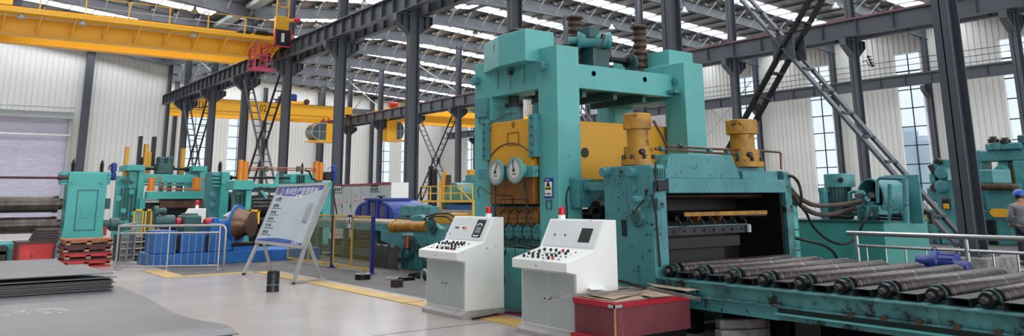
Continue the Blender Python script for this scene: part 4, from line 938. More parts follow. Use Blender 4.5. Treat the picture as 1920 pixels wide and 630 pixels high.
# ================================================================== control consoles
PANELW = mat('panel_enamel', (206, 211, 211), .4, 0, (196, 202, 202), .5, 2)
def console(label, y0, y1, kind):
    t = thing('control_console', label, 'control console', (6.4, (y0+y1)/2, 0), 'white control consoles')
    prof = [(6.13, .1), (6.77, .1), (6.77, 1.325), (6.60, 1.325), (6.42, .985), (5.985, .868), (5.985, .765), (6.13, .735)]
    MB().prism([(x, z) for x, z in prof], 'y', y0, y1).build('cabinet', WHITEP, t, bevel=.006)
    MB().prism([(6.06, 0), (6.77, 0), (6.77, .105), (6.14, .105), (6.06, .05)], 'y', y0-.012, y1+.012).build('plinth', LIGHTC, t, bevel=.004)
    ym = (y0+y1)/2
    for a, b in ((y0+.03, ym-.012), (ym+.012, y1-.03)):
        d = MB(); d.box(6.118, 6.131, a, b, .13, .72); o = d.build('door', GREYP, t, bevel=.003)
        hy = b-.035 if b < ym else a+.035
        MB().lathe((6.118, hy, .43), (-1, 0, 0), [(0, .009), (.012, .009)], 10).build('lock', INK, o)
    MB().lathe((5.985, ym+.04, .81), (-1, 0, 0), [(0, .007), (.006, .007)], 8).build('desk_lock', INK, t)
    # sloping instrument panel
    A = Vector((6.42, 0, .985)); B = Vector((6.60, 0, 1.325)); u = (B-A).normalized(); nrm = Vector((-u.z, 0, u.x)); Lp = (B-A).length
    def P(y, s, o=.0): return A + u*s + nrm*o + Vector((0, y, 0))
    def patch(name, m_, ya, yb, s0, s1, o0, o1, par):
        b = MB(); vs = [P(y, s, o) for y in (ya, yb) for s in (s0, s1) for o in (o0, o1)]
        b.add(vs, [(0, 1, 3, 2), (4, 6, 7, 5), (0, 4, 5, 1), (2, 3, 7, 6), (0, 2, 6, 4), (1, 5, 7, 3)]); return b.build(name, m_, par)
    pn = patch('instrument_panel', PANELW, y0+.05, y1-.05, .025, Lp-.02, 0, .006, t)
    W = y1-y0
    if kind == 1:
        sc = patch('touch_screen', SCREEN, y0+.14, y0+.34, .07, Lp-.05, .006, .016, pn)
        for k2, (sa, sb, ya, yb) in enumerate(((.24, .27, .17, .30), (.09, .12, .17, .3))):
            arc = MB(); arc.tube([P(y0+ya+(yb-ya)*i/8, sa+(.03 if k2 == 0 else -.008)*math.sin(PI*i/8), .018) for i in range(9)], .009, 6); arc.build('screen_graphic', WHITEM, sc)
        patch('screen_graphic', mat('screen_grey', (90, 96, 104), .3), y0+.17, y0+.3, .13, .22, .016, .018, sc)
        for yy, s, c_, r in ((.34, .2, INK, .012), (.40, .2, INK, .012), (.50, .2, INK, .012), (.27+.11, .2, ORANGE, .017)):
            yv = y1-.08-yy*.0
        for off, m_, r in ((.16, INK, .012), (.22, INK, .012), (.35, INK, .012), (.41, ORANGE, .02)):
            c_ = P(y1-off-.04, .2, .006); MB().lathe(c_, nrm, [(0, r), (.02, r*.9)], 12).build('push_button' if m_ is INK else 'rotary_switch', m_, pn)
        patch('rating_label', WHITEM, y1-.36, y1-.30, .17, .23, .006, .008, pn)
        MB().lathe(P(y1-.1, .1, .006), nrm, [(0, .008), (.01, .008)], 8).build('key_switch', INK, pn)
    else:
        patch('display_window', SCREEN, y0+.15, y0+.35, .09, .27, .004, .009, pn)
        for off in (.22, .42): MB().lathe(P(y1-off, .17, .006), nrm, [(0, .015), (.004, .015)], 14).build('hole', INK, pn)
    # desk controls
    D0 = Vector((5.985, 0, .868)); D1 = Vector((6.42, 0, .985)); v = (D1-D0).normalized(); dn = Vector((-v.z, 0, v.x)); Ld = (D1-D0).length
    rows = ((.10, 10), (.19, 8), (.28, 9), (.35, 8)) if kind == 1 else ((.08, 8), (.17, 9), (.26, 8), (.34, 7))
    rnd = random.Random(kind)
    for s, n_ in rows:
        for i in range(n_):
            y = y1-.12-(W-.26)*(i+.3*rnd.random())/n_
            c_ = D0+v*(s)+Vector((0, y, 0))
            red = rnd.random() < .1 and i > n_*.55
            if rnd.random() < .62:
                k_ = MB(); k_.lathe(c_, dn, [(0, .016), (.012, .016), (.014, .012)], 10); k_.bar(c_+dn*.02+v*-.018, c_+dn*.02+v*.02, .009, .02, up=dn); k_.build('selector_switch', REDP if red else INK, t)
            else:
                MB().lathe(c_, dn, [(0, .012), (.01, .011)], 10).build('push_button', REDP if red else (CHROME if rnd.random() < .5 else INK), t)
    # beacon
    by = y0+.13+(.0 if kind == 1 else .32); by = {1: 9.66, 2: 8.02}[kind]
    bc = MB().lathe((6.67, by, 1.325), (0, 0, 1), [(0, .046), (.05, .046), (.05, .04)], 20).build('beacon', WHITEM, t)
    MB().lathe((6.67, by, 1.375), (0, 0, 1), [(0, .043), (.085, .043), (.095, .036), (.1, .01)], 20).build('beacon_lens', LENSR, bc)
    return t
console('white sloped control console with a lit display, the left one in front of the mill', 9.43, 10.47, 1)
console('white sloped control console with a dark square window, the right one behind the red box', 7.13, 8.17, 2)
pc = MB()
for dz, dx in ((0, 0), (.0, .04)):
    pc.tube([at(885, 598, Z=.02)+Vector((dx, 0, 0)), at(920, 592, Z=.02)+Vector((dx, 0, 0)), at(940, 586, Z=.03)+Vector((dx, 0, 0)), at(965, 586, Z=.02)+Vector((dx, 0, 0)), at(992, 587, Z=.02)+Vector((dx, 0, 0))], .014, 6)
tag(pc.build('power_cable', BLACK), 'black cable pair on the floor between the two consoles', 'cable')
rc = MB(); rc.tube([at(930, 592, Z=.02), at(945, 588, Z=.02), at(970, 590, Z=.02), at(992, 591, Z=.02)], .009, 6); tag(rc.build('thin_cable', REDP), 'thin red cable on the floor between the two consoles', 'cable')

# ================================================================== floor markings, plates and clutter in the left half
def pbox(Y, dep, xl, yt, xr, yb, z0=None):
    a, b, c, d = fy(Y, xl, yt, xr, yb); return MB().box(a, b, Y, Y+dep, c if z0 is None else z0, d)
def slab(name, m_, x0, x1, y0, y1, z0, z1, label=None, cat=None, group=None, kind=None):
    o = MB().box(x0, x1, y0, y1, z0, z1).build(name, m_, kind=kind)
    if label: tag(o, label, cat, group)
    return o
MB().box(6.78, 30, 7.2, 19.5, -.02, .004).build('floor', DIRTY, kind='structure')
MB().box(4.85, 12, 18.45, 30, -.02, .003).build('floor', DIRTY, kind='structure')
MB().box(8.0, 30, 2, 7.2, -.02, .004).build('floor', DIRTY, kind='structure')
MB().box(6.66, 6.80, 8.2, 18.2, -.01, .008).build('trim_3', LIGHTC, kind='structure')
slab('trench_cover', CHECK, 6.285, 6.655, 8.25, 11.4, 0, .012, 'worn yellow trench cover on the floor between and beside the consoles', 'floor strip', 'yellow trench covers')
slab('trench_cover', CHECK, 6.285, 6.655, 11.45, 15.1, 0, .012, 'worn yellow trench cover on the floor left of the left console', 'floor strip', 'yellow trench covers')
slab('trench_cover', CHECK, 6.285, 6.655, 15.15, 18.3, 0, .012, 'worn yellow trench cover under the notice board', 'floor strip', 'yellow trench covers')
slab('trench_cover', CHECK, 4.8, 6.25, 18.15, 18.42, 0, .012, 'narrow yellow floor strip leading to the left foot of the notice board', 'floor strip', 'yellow trench covers')
slab('trench_cover', CHECK, 4.38, 4.78, 18.2, 20.45, 0, .012, 'yellow trench cover in front of the steel railing on the left', 'floor strip', 'yellow trench covers')
slab('floor_joint', INK, 3.0, 6.26, 9.02, 9.035, 0, .002) ; bpy.data.objects['floor_joint']['kind'] = 'structure'; bpy.data.objects['floor_joint'].name = 'trim_4'

# near curled steel plate
def sheetY(prof, x0, x1, th, name, m_, label, group=None, skew=0.):
    """sheet spanning x0..x1 whose height follows prof [(y, z)]"""
    n = 12; vs = []
    P = []
    for i in range(len(prof)-1):
        (ya, za), (yb, zb) = prof[i], prof[i+1]
        for j in range(4): P.append((ya+(yb-ya)*j/4, za+(zb-za)*j/4))
    P.append(prof[-1])
    Q = [(P[i][0], sum(P[min(max(i+k, 0), len(P)-1)][1] for k in (-2, -1, 0, 1, 2))/5) for i in range(len(P))]
    for y, z in Q: vs += [(x0, y, z), (x1+skew*(y-Q[0][0]), y, z), (x0, y, z+th), (x1+skew*(y-Q[0][0]), y, z+th)]
    b = MB(); k = len(Q); fs = [(0, 1, 3, 2), (4*k-4, 4*k-2, 4*k-1, 4*k-3)]
    for i in range(k-1): a = 4*i; fs += [(a+2, a+3, a+7, a+6), (a, a+4, a+5, a+1), (a+1, a+5, a+7, a+3), (a, a+2, a+6, a+4)]
    b.add(vs, fs); return tag(b.build(name, m_), label, 'steel plate', group)
XE = 3.02
prof = []
for px, py in ((430, 610), (392, 606), (352, 598), (326, 588), (306, 578), (285, 565), (268, 555)):
    p = at(px, py, X=XE); prof.append((p.y, max(p.z, .075)))
sheetY([(9.2, .14)]+prof, -3.5, XE, .012, 'steel_plate', PLATE, 'large smooth grey steel plate with sagging right edge, lower left corner', 'plates of the near stack')
for i in range(4):
    o = sheetY([(y-.05*i, z-.016*(i+1)) for y, z in [(9.3, .14)]+prof[:5]], -3.5, XE-.02*((i*7) % 3)-.03, .010, 'steel_plate', PLATED, 'dark grey plate edge under the large sagging plate, %s from the top' % ['first', 'second', 'third', 'fourth'][i], 'plates of the near stack')
# chalk scribble
def PRF(y):
    q = [(9.2, .14)]+prof
    for (a, za), (b, zb) in zip(q, q[1:]):
        if y <= b: return za+(zb-za)*(y-a)/max(b-a, 1e-6)
    return q[-1][1]
rn = random.Random(3); cb = MB()
for i in range(46):
    px = rn.uniform(2, 125); py = 590-px*.07+rn.uniform(-5, 4)
    for it in range(6):
        zc = PRF(p.y) if it else .1
        p = at(px, py, Z=zc+.016)
    a = rn.uniform(-.6, .9); l = rn.uniform(.03, .10)
    e = p+Vector((math.cos(a)*l, math.sin(a)*l, 0)); e.z = PRF(e.y)+.016
    cb.bar(p, e, .007, .002)
tag(cb.build('chalk_marks', WHITEM, kind='stuff'), 'white chalk scribbles on the near grey plate at the left edge', 'chalk marks')
zt_ = .0
# far stack of plates
YS = 15.95
def zat(px, py, Y): return at(px, py, Y=Y).z
xe = at(234, 549, Z=.09).x
z0 = .055
slab('steel_plate', PLATE, -3.5, at(262, 553, Z=.05).x, 14.6, 16.6, .035, .05, 'wide grey steel plate lying under the far stack, showing in front of it', 'steel plate', 'plates of the far stack')
for i in range(8):
    slab('steel_plate', PLATED if i % 2 else PLATE, -3.5, xe+random.uniform(-.06, .03), YS+random.uniform(-.04, .04), 19.6, .06+.022*i, .074+.022*i, 'thin dark steel plate in the far stack, layer %s counted from the floor' % ['one', 'two', 'three', 'four', 'five', 'six', 'seven', 'eight'][i], 'steel plate', 'plates of the far stack')
slab('steel_plate', PLATE, -3.5, xe+.03, YS-.05, 19.5, .262, .278, 'grey steel plate lying second from the top of the far stack', 'steel plate', 'plates of the far stack')
slab('timber_spacer', OILY, -1, xe-.5, YS+.6, YS+.75, .278, .335, 'dark spacer bar under the top plate of the far stack', 'spacer')
m = MB(); zz = zat(228, 522, YS)
tp = [(-3.5, YS), (xe-.02, YS), (at(165, 518, Z=.34).x, 17.2), (at(143, 502, Z=.34).x, 20.6), (-3.5, 20.6)]
m.prism(tp, 'z', .335, .349); tag(m.build('steel_plate', PLATE), 'top grey steel plate of the far stack with a cut-off right corner', 'steel plate', 'plates of the far stack')
# pallets
def pallet(label, Y, x0, x1, z, c1_, c2_, dx=0):
    t = thing('pallet', label, 'pallet', ((x0+x1)/2, Y, z), 'stacked pallets'); x0 += dx; x1 += dx
    for i in range(5):
        y = Y+.2*i; MB().box(x0, x1, y, y+.15, z+.09 if i == 0 else z+.125, z+.165).build('deck_board', c1_, t)
    for x in (x0+.08, (x0+x1)/2, x1-.08):
        for y in (Y, Y+.4, Y+.82): MB().box(x-.05, x+.05, y, y+.12, z+.04, z+.125).build('block', WOOD, t)
    for y in (Y, Y+.8): MB().box(x0, x1, y, y+.14, z, z+.04).build('bottom_board', c2_, t)
YP = 22.35
pallet('bright red pallet at the bottom of the stack beside the steel railing', YP, 2.98, 4.06, 0, REDFAD, REDFAD)
pallet('red pallet second from the bottom of the stack beside the steel railing', YP, 2.98, 4.06, .168, REDFAD, MAROON, .03)
pallet('dark maroon pallet third from the bottom of the stack', YP, 2.98, 4.06, .336, MAROON, MAROON, -.02)
pallet('orange-brown weathered pallet on top of the stack below the teal housing', YP, 2.98, 4.06, .504, mat('orange_brown_board', (176, 104, 66), .7, 0, (140, 84, 60), .6, 5), MAROON, .02)
# red wooden box on the left
a, b, c, d = fy(24.2, 30, 453, 103, 497)
rb_ = thing('wooden_box', 'sun-faded red wooden box with timber battens, left of the pallet stack', 'box', (a, 24.2, 0))
MB().box(a+.02, b-.02, 24.2, 25.2, .08, d-.05).build('body', REDFAD, rb_)
MB().box(a, b, 24.17, 25.22, 0, .08).build('bottom_batten', WOOD, rb_); MB().box(a-.02, b+.03, 24.17, 25.22, d-.05, d).build('top_batten', RUSTY, rb_)
for x in (a, b-.05): MB().box(x, x+.05, 24.15, 24.2, .08, d-.05).build('side_batten', MAROON, rb_)
MB().lathe((a+(b-a)*.4, 24.2, .22), (0, -1, 0), [(0, .03), (.01, .03)], 10).build('knot', MAROON, rb_)
for i in range(5):
    aa, bb, cc, dd = fy(25, 56+2*i, 426, 108, 450)
    z = d+.005+.06*i; MB_ = MB().box(aa, bb+random.uniform(-.05, .05), 24.4, 25.1, z, z+.05); tag(MB_.build('rolled_plate', mat('purple_brown_steel_%s' % 'abcde'[i], (72, 56, 60), .5, .2, (50, 38, 42), .6, 3) if i == 0 else MATS['purple_brown_steel_a']), 'purple-brown offcut plate piled on the faded red box, %s from the bottom' % ['first', 'second', 'third', 'fourth', 'fifth'][i], 'steel plate', 'offcut plates on the red box')
p_ = thing('engine_stand', 'teal machine base at the left photo edge with a black engine block', 'machine base', (1.9, 25, 0))
pbox(25.4, 1.2, -60, 457, 30, 490, 0).build('base_body', TEALB, p_, bevel=.02); pbox(24.7, .6, -60, 470, 13, 498, 0).build('engine_block', OILY, p_, bevel=.03)
m = MB(); m.lathe(at(5, 468, Y=24.9), (0, -1, 0), [(0, .12), (.2, .12)], 10); m.build('flywheel', OILY, p_)

# ------------------------------------------------------------------ rolling machine at the far left
Y1 = 27.0
rm = thing('plate_rolling_machine', 'bright teal rolling machine housing with two long dark rolls at the left photo edge', 'rolling machine', (4, Y1, 0))
a, b, c, d = fy(Y1, 126, 323, 199, 400)
m = MB(); m.prism([(a-.12, 0), (b+.1, 0), (b, .9), (b, d-.03), (a, d), (a, .9)], 'y', Y1, Y1+.75); m.build('housing', TEALB, rm, bevel=.02)
a2, b2, c2, d2 = fy(Y1, 142, 356, 181, 432)
for q in ((a2, b2, c2, c2+.02), (a2, b2, d2-.02, d2), (a2, a2+.02, c2, d2), (b2-.02, b2, c2, d2)): MB().box(q[0], q[1], Y1-.015, Y1, q[2], q[3]).build('panel_edge', TEALK, rm)
a3, b3, c3_, d3 = fy(Y1, 153, 390, 168, 408); MB().box(a3, b3, Y1-.02, Y1, c3_, d3).build('small_cover', TEALB, rm, bevel=.005)
for px in (137, 191): MB().lathe(at(px, 342, Y=Y1), (0, -1, 0), [(0, .05), (.05, .05)], 14).build('boss', TEALB, rm)
for xl, xr in ((114, 127), (197, 207)):
    for i in range(4): pbox(Y1+.1, .6, xl, 324+i*6, xr, 328+i*6).build('rib', TEALB, rm)
pbox(Y1+.15, .5, 116, 322, 208, 346).build('top_yoke', TEALB, rm)
zc1 = at(60, 383, Y=27.4).z; zc2 = at(60, 422, Y=27.4).z
for z, r, nm in ((zc1, .24, 'upper'), (zc2, .235, 'lower')):
    MB().lathe((a-.05, 27.4, z), (-1, 0, 0), [(0, r*.7), (.12, r*.7), (.12, r*1.06), (.25, r*1.06), (.25, r), (6.5, r)], 32).build('roll', ROLLM, rm)
MB().lathe((a, 27.1, at(60, 333, Y=27.1).z), (-1, 0, 0), [(0, .045), (.25, .07), (.3, .035), (6.5, .035)], 12).build('tie_rod', MAROON, rm)
MB().lathe((b, 27.4, at(205, 421, Y=27.4).z), (1, 0, 0), [(0, .14), (.25, .14), (.25, .19), (.5, .19), (.5, .1), (.6, .1)], 20).build('drive_coupling', TEALK, rm)
def spring(px, yb, yt, Y, par, r=.055):
    p = at(px, yb, Y=Y); h = at(px, yt, Y=Y).z-p.z; pr = []
    n = 7
    for i in range(n): pr += [(h*.75*i/n, r*.5), (h*.75*(i+.3)/n, r), (h*.75*(i+.6)/n, r), (h*.75*(i+.9)/n, r*.5)]
    pr += [(h*.78, r*.4), (h*.85, r*.7), (h*.9, r*.4), (h, r*.2)]
    return MB().lathe(p, (0, 0, 1), pr, 12).build('screw_spindle', INK, par)
spring(136, 323, 298, 27.3, rm, .07); spring(190, 323, 300, 27.3, rm, .07)
def blue_motor(px0, px1, yt, yb, Y, par):
    a, b, c, d = fy(Y, px0, yt, px1, yb); r = (b-a)/2; h = d-c
    return MB().lathe(((a+b)/2, Y+.2, c), (0, 0, 1), [(0, r*.8), (h*.1, r), (h*.42, r), (h*.44, r*.7), (h*.5, r*.7), (h*.52, r), (h*.92, r), (h, r*.7)], 18).build('blue_motor', BLUED, par)
blue_motor(209, 221, 305, 338, 27.3, rm)
MB().tube([at(204, 318, Y=27.3), at(205, 312, Y=27.3), at(209, 309, Y=27.3)], .02, 6).build('motor_lead', INK, rm)
pbox(27.4, .6, 196, 372, 207, 392).build('gear_case', TEALK, rm)
pbox(27.2, .5, 192, 425, 200, 442).build('red_box', REDP, rm)

# ------------------------------------------------------------------ leveller with orange cylinders
Y2 = 35.0
lv = thing('roll_leveller', 'bright teal levelling mill with orange cylinders and tall dark posts, behind the steel railing', 'rolling mill', (8, Y2, 0))
P2 = lambda nm, mt, xl, yt, xr, yb, dep=.6, dy=0, z0=None, bev=.0, **k: pbox(Y2+dy, dep, xl, yt, xr, yb, z0).build(nm, mt, lv, bevel=bev)
P2('housing_post', TEALB, 256, 312, 268, 440, 2.4, z0=0, bev=.02); P2('housing_post', TEALB, 371, 312, 385, 440, 2.4, z0=0, bev=.02)
P2('housing_cap', TEALB, 238, 309, 271, 320, 1.6, -.1, bev=.02); P2('housing_cap', TEALB, 361, 311, 385, 321, 1.6, -.1, bev=.02)
P2('cross_beam', TEALB, 266, 327, 372, 343, .5, .1, bev=.02); P2('cross_beam', TEALB, 268, 345, 372, 348, .4, .2)
P2('front_beam', TEALB, 276, 359, 385, 373, .5, -.7, bev=.02)
P2('side_frame', TEALB, 216, 330, 240, 440, .4, .6, z0=0); P2('side_frame', TEALB, 238, 322, 256, 440, .5, .2, z0=0)
for i in range(4): MB().lathe(at(228+6*i, 338+(i % 2)*4, Y=Y2), (0, -1, 0), [(0, .07), (.2, .07)], 10).build('valve', TEALK, lv)
for i in range(5): P2('side_rib', TEALK, 224+7*i, 352, 227+7*i, 430, .1, .1)
for i, (px, py) in enumerate(((222, 372), (231, 395), (246, 360), (250, 400), (236, 418))): MB().lathe(at(px, py, Y=Y2+.1), (0, -1, 0), [(0, .12), (.1, .1)], 12).build('side_cover', TEALB, lv)
for xl, xr, yt, yb, m_ in ((260, 266, 255, 312, DARKST), (285.5, 292, 256, 312, DARKST), (263, 268, 295, 312, DARKST)): P2('tall_post', m_, xl, yt, xr, yb, .3, .8)
for xl, xr, yt, yb in ((234.5, 241, 275, 330), (270.5, 278, 270, 326), (277, 283, 285, 326), (340.5, 347, 278, 326)):
    P2('yellow_post', YEL, xl, yt, xr, yb, .3, .6)
for px in (303, 317):
    p = at(px, 294, Y=Y2+.6); MB().lathe((p.x, p.y, p.z), (0, 0, -1), [(0, .15), (.05, .2), (.35, .2), (.4, .26), (.55, .26)], 16).build('vertical_motor', TEALK, lv)
P2('gearbox', TEALK, 296, 307, 323, 326, .7, .3, bev=.03)
MB().lathe(at(271, 316, Y=Y2+.5), (1, 0, 0), [(0, .06), (.6, .06), (.6, .1), (.9, .1), (.9, .05), (1.6, .05), (1.6, .1), (1.9, .1), (1.9, .05), (2.6, .05)], 12).build('cross_shaft', OILY, lv)
for x0, x1 in ((278.5, 292.5), (362.5, 379)):
    a, b, c, d = fy(Y2-.6, x0, 333, x1, 358); r = (b-a)/2
    MB().lathe(((a+b)/2, Y2-.4, c), (0, 0, 1), [(0, r*1.12), (.1, r*1.12), (.1, r*.95), (d-c-.1, r*.95), (d-c-.1, r), (d-c, r)], 24).build('orange_cylinder', ORANGE, lv)
MB().tube([at(292, 334, Y=Y2-.8), at(301, 334, Y=Y2-.8), at(301, 350, Y=Y2-.8), at(305, 354, Y=Y2-.8), at(384, 355, Y=Y2-.8), at(384, 334, Y=Y2-.8), at(378, 333, Y=Y2-.8)], .03, 6).build('oil_pipe', COPPER, lv)
p = at(278, 380, Y=Y2-.2); q2 = at(372, 382, Y=Y2-.2); r = .1
MB().lathe(at(298, 380, Y=Y2-.2), (1, 0, 0), [(0, .24), (2.6, .24)], 24).build('work_roll', BRONZE, lv)
MB().lathe(at(270, 378, Y=Y2-.1), (1, 0, 0), [(0, .05), (2.4, .05)], 10).build('guide_bar', WHITEM, lv)
P2('inner_panel', OILY, 268, 374, 372, 440, .3, .3, z0=0)
P2('cable_rack', TEALB, 262, 372, 272, 398, .3, -.5)
# yellow cage boards and small console in front
for i, (xl, xr) in enumerate(((249, 269), (271, 285), (287, 300))):
    t = thing('mesh_guard', 'yellow mesh guard panel standing before the far teal leveller, %s from the left' % ['first', 'second', 'third'][i], 'guard panel', (at(xl, 430, Y=29).x, 29, 0), 'yellow guard panels behind the railing')
    a, b, c, d = fy(29, xl, 392, xr, 440)
    m = MB(); m.box(a, b, 29, 29.05, d-.06, d); m.box(a, a+.05, 29, 29.05, 0, d); m.box(b-.05, b, 29, 29.05, 0, d); m.box(a, b, 29, 29.05, .1, .15); m.build('frame', MESHY, t)
    m = MB(); x = a
    while x < b: m.box(x, x+.012, 29.02, 29.03, .1, d); x += .05
    m.build('wire_mesh', MESHY, t, kind='stuff')
cs = thing('control_console', 'small far white control console with a red beacon, seen above the green gearboxes', 'control console', (7, 25.5, 0))
a, b, c, d = fy(25.5, 345, 391, 384, 470)
MB().prism([(a, 0), (b, 0), (b, d), (a+.28, d), (a+.1, d-.3), (a-.1, d-.4), (a-.1, d-.5), (a, d-.5)], 'y', 25.5, 26.3).build('cabinet', WHITEP, cs, bevel=.01)
p = at(369, 391, Y=25.8); MB().lathe((p.x, 25.8, d), (0, 0, 1), [(0, .05), (.12, .05)], 12).build('beacon', WHITEM, cs); MB().lathe((p.x, 25.8, d+.1), (0, 0, 1), [(0, .06), (.13, .06), (.15, .03)], 12).build('beacon_lens', LENSR, cs)

# ------------------------------------------------------------------ third housing and second rolling machine
Y3 = 31.0
hs = thing('roller_housing', 'bright teal single roller housing with a black screw on top, left of the notice board', 'machine housing', (9, Y3, 0))
pbox(Y3, 1.2, 413, 322, 428, 440, 0).build('housing', TEALB, hs, bevel=.02); pbox(Y3+.3, .9, 394, 323, 414, 440, 0).build('side_body', TEALG, hs, bevel=.02)
for i in range(4): pbox(Y3+.1, .5, 400, 326+i*7, 412, 329+i*7).build('rib', TEALB, hs)
MB().lathe(at(419, 342, Y=Y3), (0, -1, 0), [(0, .07), (.05, .07)], 14).build('boss', TEALB, hs)
for py in (365, 385, 405): MB().lathe(at(398, py, Y=Y3+.2), (0, -1, 0), [(0, .1), (.08, .08)], 12).build('side_cover', TEALG, hs)
spring(412, 322, 302, Y3+.4, hs, .09)
MB().lathe(at(428, 333, Y=Y3+.4), (1, 0, 0), [(0, .09), (.15, .09), (.15, .05), (.35, .05), (.35, .09), (.5, .09), (.5, .04), (3.6, .04)], 12).build('tie_shaft', OILY, hs)
MB().lathe(at(426, 380, Y=Y3+.5), (1, 0, 0), [(0, .42), (.3, .42), (.3, .36), (.7, .36)], 28).build('roll_end', mat('bright_dark_roll', (46, 46, 50), .25, .6), hs)
Y4 = 27.2
r2 = thing('plate_rolling_machine', 'bright teal rolling machine with paired orange cylinders on both posts, behind the notice board', 'rolling machine', (10, Y4, 0))
P4 = lambda nm, mt, xl, yt, xr, yb, dep=.6, dy=0, z0=None, bev=.0: pbox(Y4+dy, dep, xl, yt, xr, yb, z0).build(nm, mt, r2, bevel=bev)
P4('post_cap', TEALB, 438, 338, 476, 356, .9, -.1, bev=.02); P4('post_cap', TEALB, 601, 341, 623, 357, .9, -.1, bev=.02)
P4('housing_post', TEALB, 460, 356, 470, 440, .6, z0=0, bev=.02); P4('housing_post', TEALG, 440, 356, 460, 440, .4, .3, z0=0)
P4('housing_post', TEALB, 604, 356, 620, 440, .6, z0=0, bev=.02); P4('side_body', TEALG, 594, 356, 605, 440, .4, .3, z0=0)
P4('cross_beam', TEALB, 475, 345, 602, 351, .4, .1, bev=.01)
P4('back_beam', TEALK, 475, 352, 602, 360, .4, .8)
for px in (447, 454, 461): MB().lathe(at(px, 365, Y=Y4+.25), (0, 0, -1), [(0, .07), (.4, .07)], 10).build('hydraulic_hose_fitting', TEALK, r2)
for x0, x1, yt in ((449.5, 460, 300), (458, 469.5, 303), (591, 602, 302.5), (600.5, 610, 305)):
    a, b, c, d = fy(Y4+.1, x0, yt, x1, 338); r = (b-a)/2*.98
    MB().lathe(((a+b)/2, Y4+.3, c), (0, 0, 1), [(0, r), (d-c, r), (d-c+.01, r*.9)], 22).build('orange_cylinder', ORANGE, r2)
for py in (315, 319): MB().tube([at(469, py, Y=Y4+.2), at(500, py-1+.5, Y=Y4+.2), at(592, py+1, Y=Y4+.2)], .02, 6).build('copper_pipe', COPPER, r2)
for px in (500, 560): pbox(Y4+.15, .1, px-3, 312, px+3, 322).build('pipe_clamp', TEALK, r2)
MB().tube([at(476, 333, Y=Y4+.4), at(604, 335, Y=Y4+.4)], .035, 8).build('tie_shaft', OILY, r2)
m = MB(); a, b, c, d = fy(Y4+.3, 514, 318, 523, 345); m.prism([(a, c), (b, c), (b, d), (b-.03, d)], 'y', Y4+.3, Y4+.35); m.build('triangular_fin', TEALB, r2)
P4('gear_unit', TEALB, 546, 326, 590, 344, .8, .2, bev=.04)
for i in range(4): P4('gear_rib', TEALK, 558+4*i, 328, 560+4*i, 343, .1, .1)
spring(566, 326, 305, Y4+.5, r2, .06)
MB().tube([at(572, 319, Y=Y4), at(580, 322, Y=Y4), at(585, 335, Y=Y4), at(592, 338, Y=Y4)], .035, 6).build('hose', BLACK, r2)
P4('motor_cluster', INK, 610, 322, 624, 338, .5, .2, bev=.04)
blue_motor(625.5, 636, 308, 339, Y4+.1, r2)
MB().tube([at(614, 318, Y=Y4), at(618, 314, Y=Y4), at(626, 312, Y=Y4)], .012, 6).build('motor_lead', INK, r2)
MB().tube([at(628, 340, Y=Y4-.2), at(624, 352, Y=Y4-.2), at(627, 375, Y=Y4-.2), at(632, 402, Y=Y4-.2)], .025, 6).build('hose', BLACK, r2)
MB().lathe(at(470, 388, Y=Y4+.5), (1, 0, 0), [(0, .3), (2.0, .3)], 28).build('upper_roll', mat('polished_black_roll', (40, 38, 40), .22, .6, (70, 66, 66), .6, 3), r2)
MB().lathe(at(470, 414, Y=Y4+.5), (1, 0, 0), [(0, .2), (2.0, .2)], 28).build('lower_roll', OILY, r2)
P4('inner_panel', OILY, 470, 366, 604, 430, .3, 1.0, z0=0)
P4('yellow_link', CRANE, 466, 393, 487, 397, .2, -.3); P4('yellow_link', CRANE, 466, 393, 470, 420, .2, -.3); P4('yellow_link', CRANE, 483, 393, 487, 420, .2, -.3)
MB().bar(at(490, 358, Y=Y4-.1), at(500, 372, Y=Y4-.1), .08, .08).build('strut', TEALB, r2)
# ------------------------------------------------------------------ blue machine base with motors
Y5 = 21.3
bb = thing('motor_skid', 'long blue machine base carrying green motors and gearboxes, behind the steel railing', 'machine base', (6.5, Y5, 0))
P5 = lambda nm, mt, xl, yt, xr, yb, dep=.9, dy=0, z0=None, bev=.015: pbox(Y5+dy, dep, xl, yt, xr, yb, z0).build(nm, mt, bb, bevel=bev)
P5('plinth', BLUEM, 285, 471, 600, 495, 1.6, z0=0)
P5('pedestal', BLUEM, 291, 433, 331, 471, 1.1, .1, z0=.3); P5('pedestal', BLUEM, 338, 438, 388, 471, 1.1, .1, z0=.3); P5('pedestal', BLUEM, 394, 418, 440, 471, 1.0, .1, z0=.3)
P5('bearing_block', BLUEM, 400, 408, 410, 420, .5, .3, bev=.03)
P5('black_step', OILY, 436, 455, 478, 461, 1.0, .0); P5('pedestal', BLUEM, 438, 461, 480, 472, 1.0, .02)
def hcyl(nm, mt, px0, px1, py, r, Y, par, n=20):
    p = at(px0, py, Y=Y); q = at(px1, py, Y=Y); return MB().lathe((p.x, Y, p.z), (1, 0, 0), [(0, r*.7), (.03, r), (q.x-p.x-.03, r), (q.x-p.x, r*.7)], n).build(nm, mt, par)
hcyl('green_motor', TEALK, 288, 328, 416, .16, Y5+.5, bb); hcyl('blower_motor', TEALK, 293, 312, 396, .08, Y5+.5, bb)
MB().lathe(at(292, 397, Y=Y5+.55)+Vector((-.05, 0, 0)), (1, 0, 0), [(0, .14), (.1, .15), (.12, .08)], 22).build('blower', TEALK, bb)
for x0, x1 in ((328, 340), (382, 398)): hcyl('red_coupling', REDP, x0, x1, 417, .11, Y5+.5, bb)
P5('gearbox', TEALK, 345, 404, 378, 438, .8, .2, bev=.05); P5('gearbox_lid', TEALK, 350, 400, 372, 406, .6, .3, bev=.03)
hcyl('blue_shaft', BLUEM, 409, 440, 417, .07, Y5+.5, bb)
m = MB(); p = at(442, 420, Y=Y5+.5)
p = at(447, 420, Y=Y5+.3); cax = Vector((.72, -.69, 0))
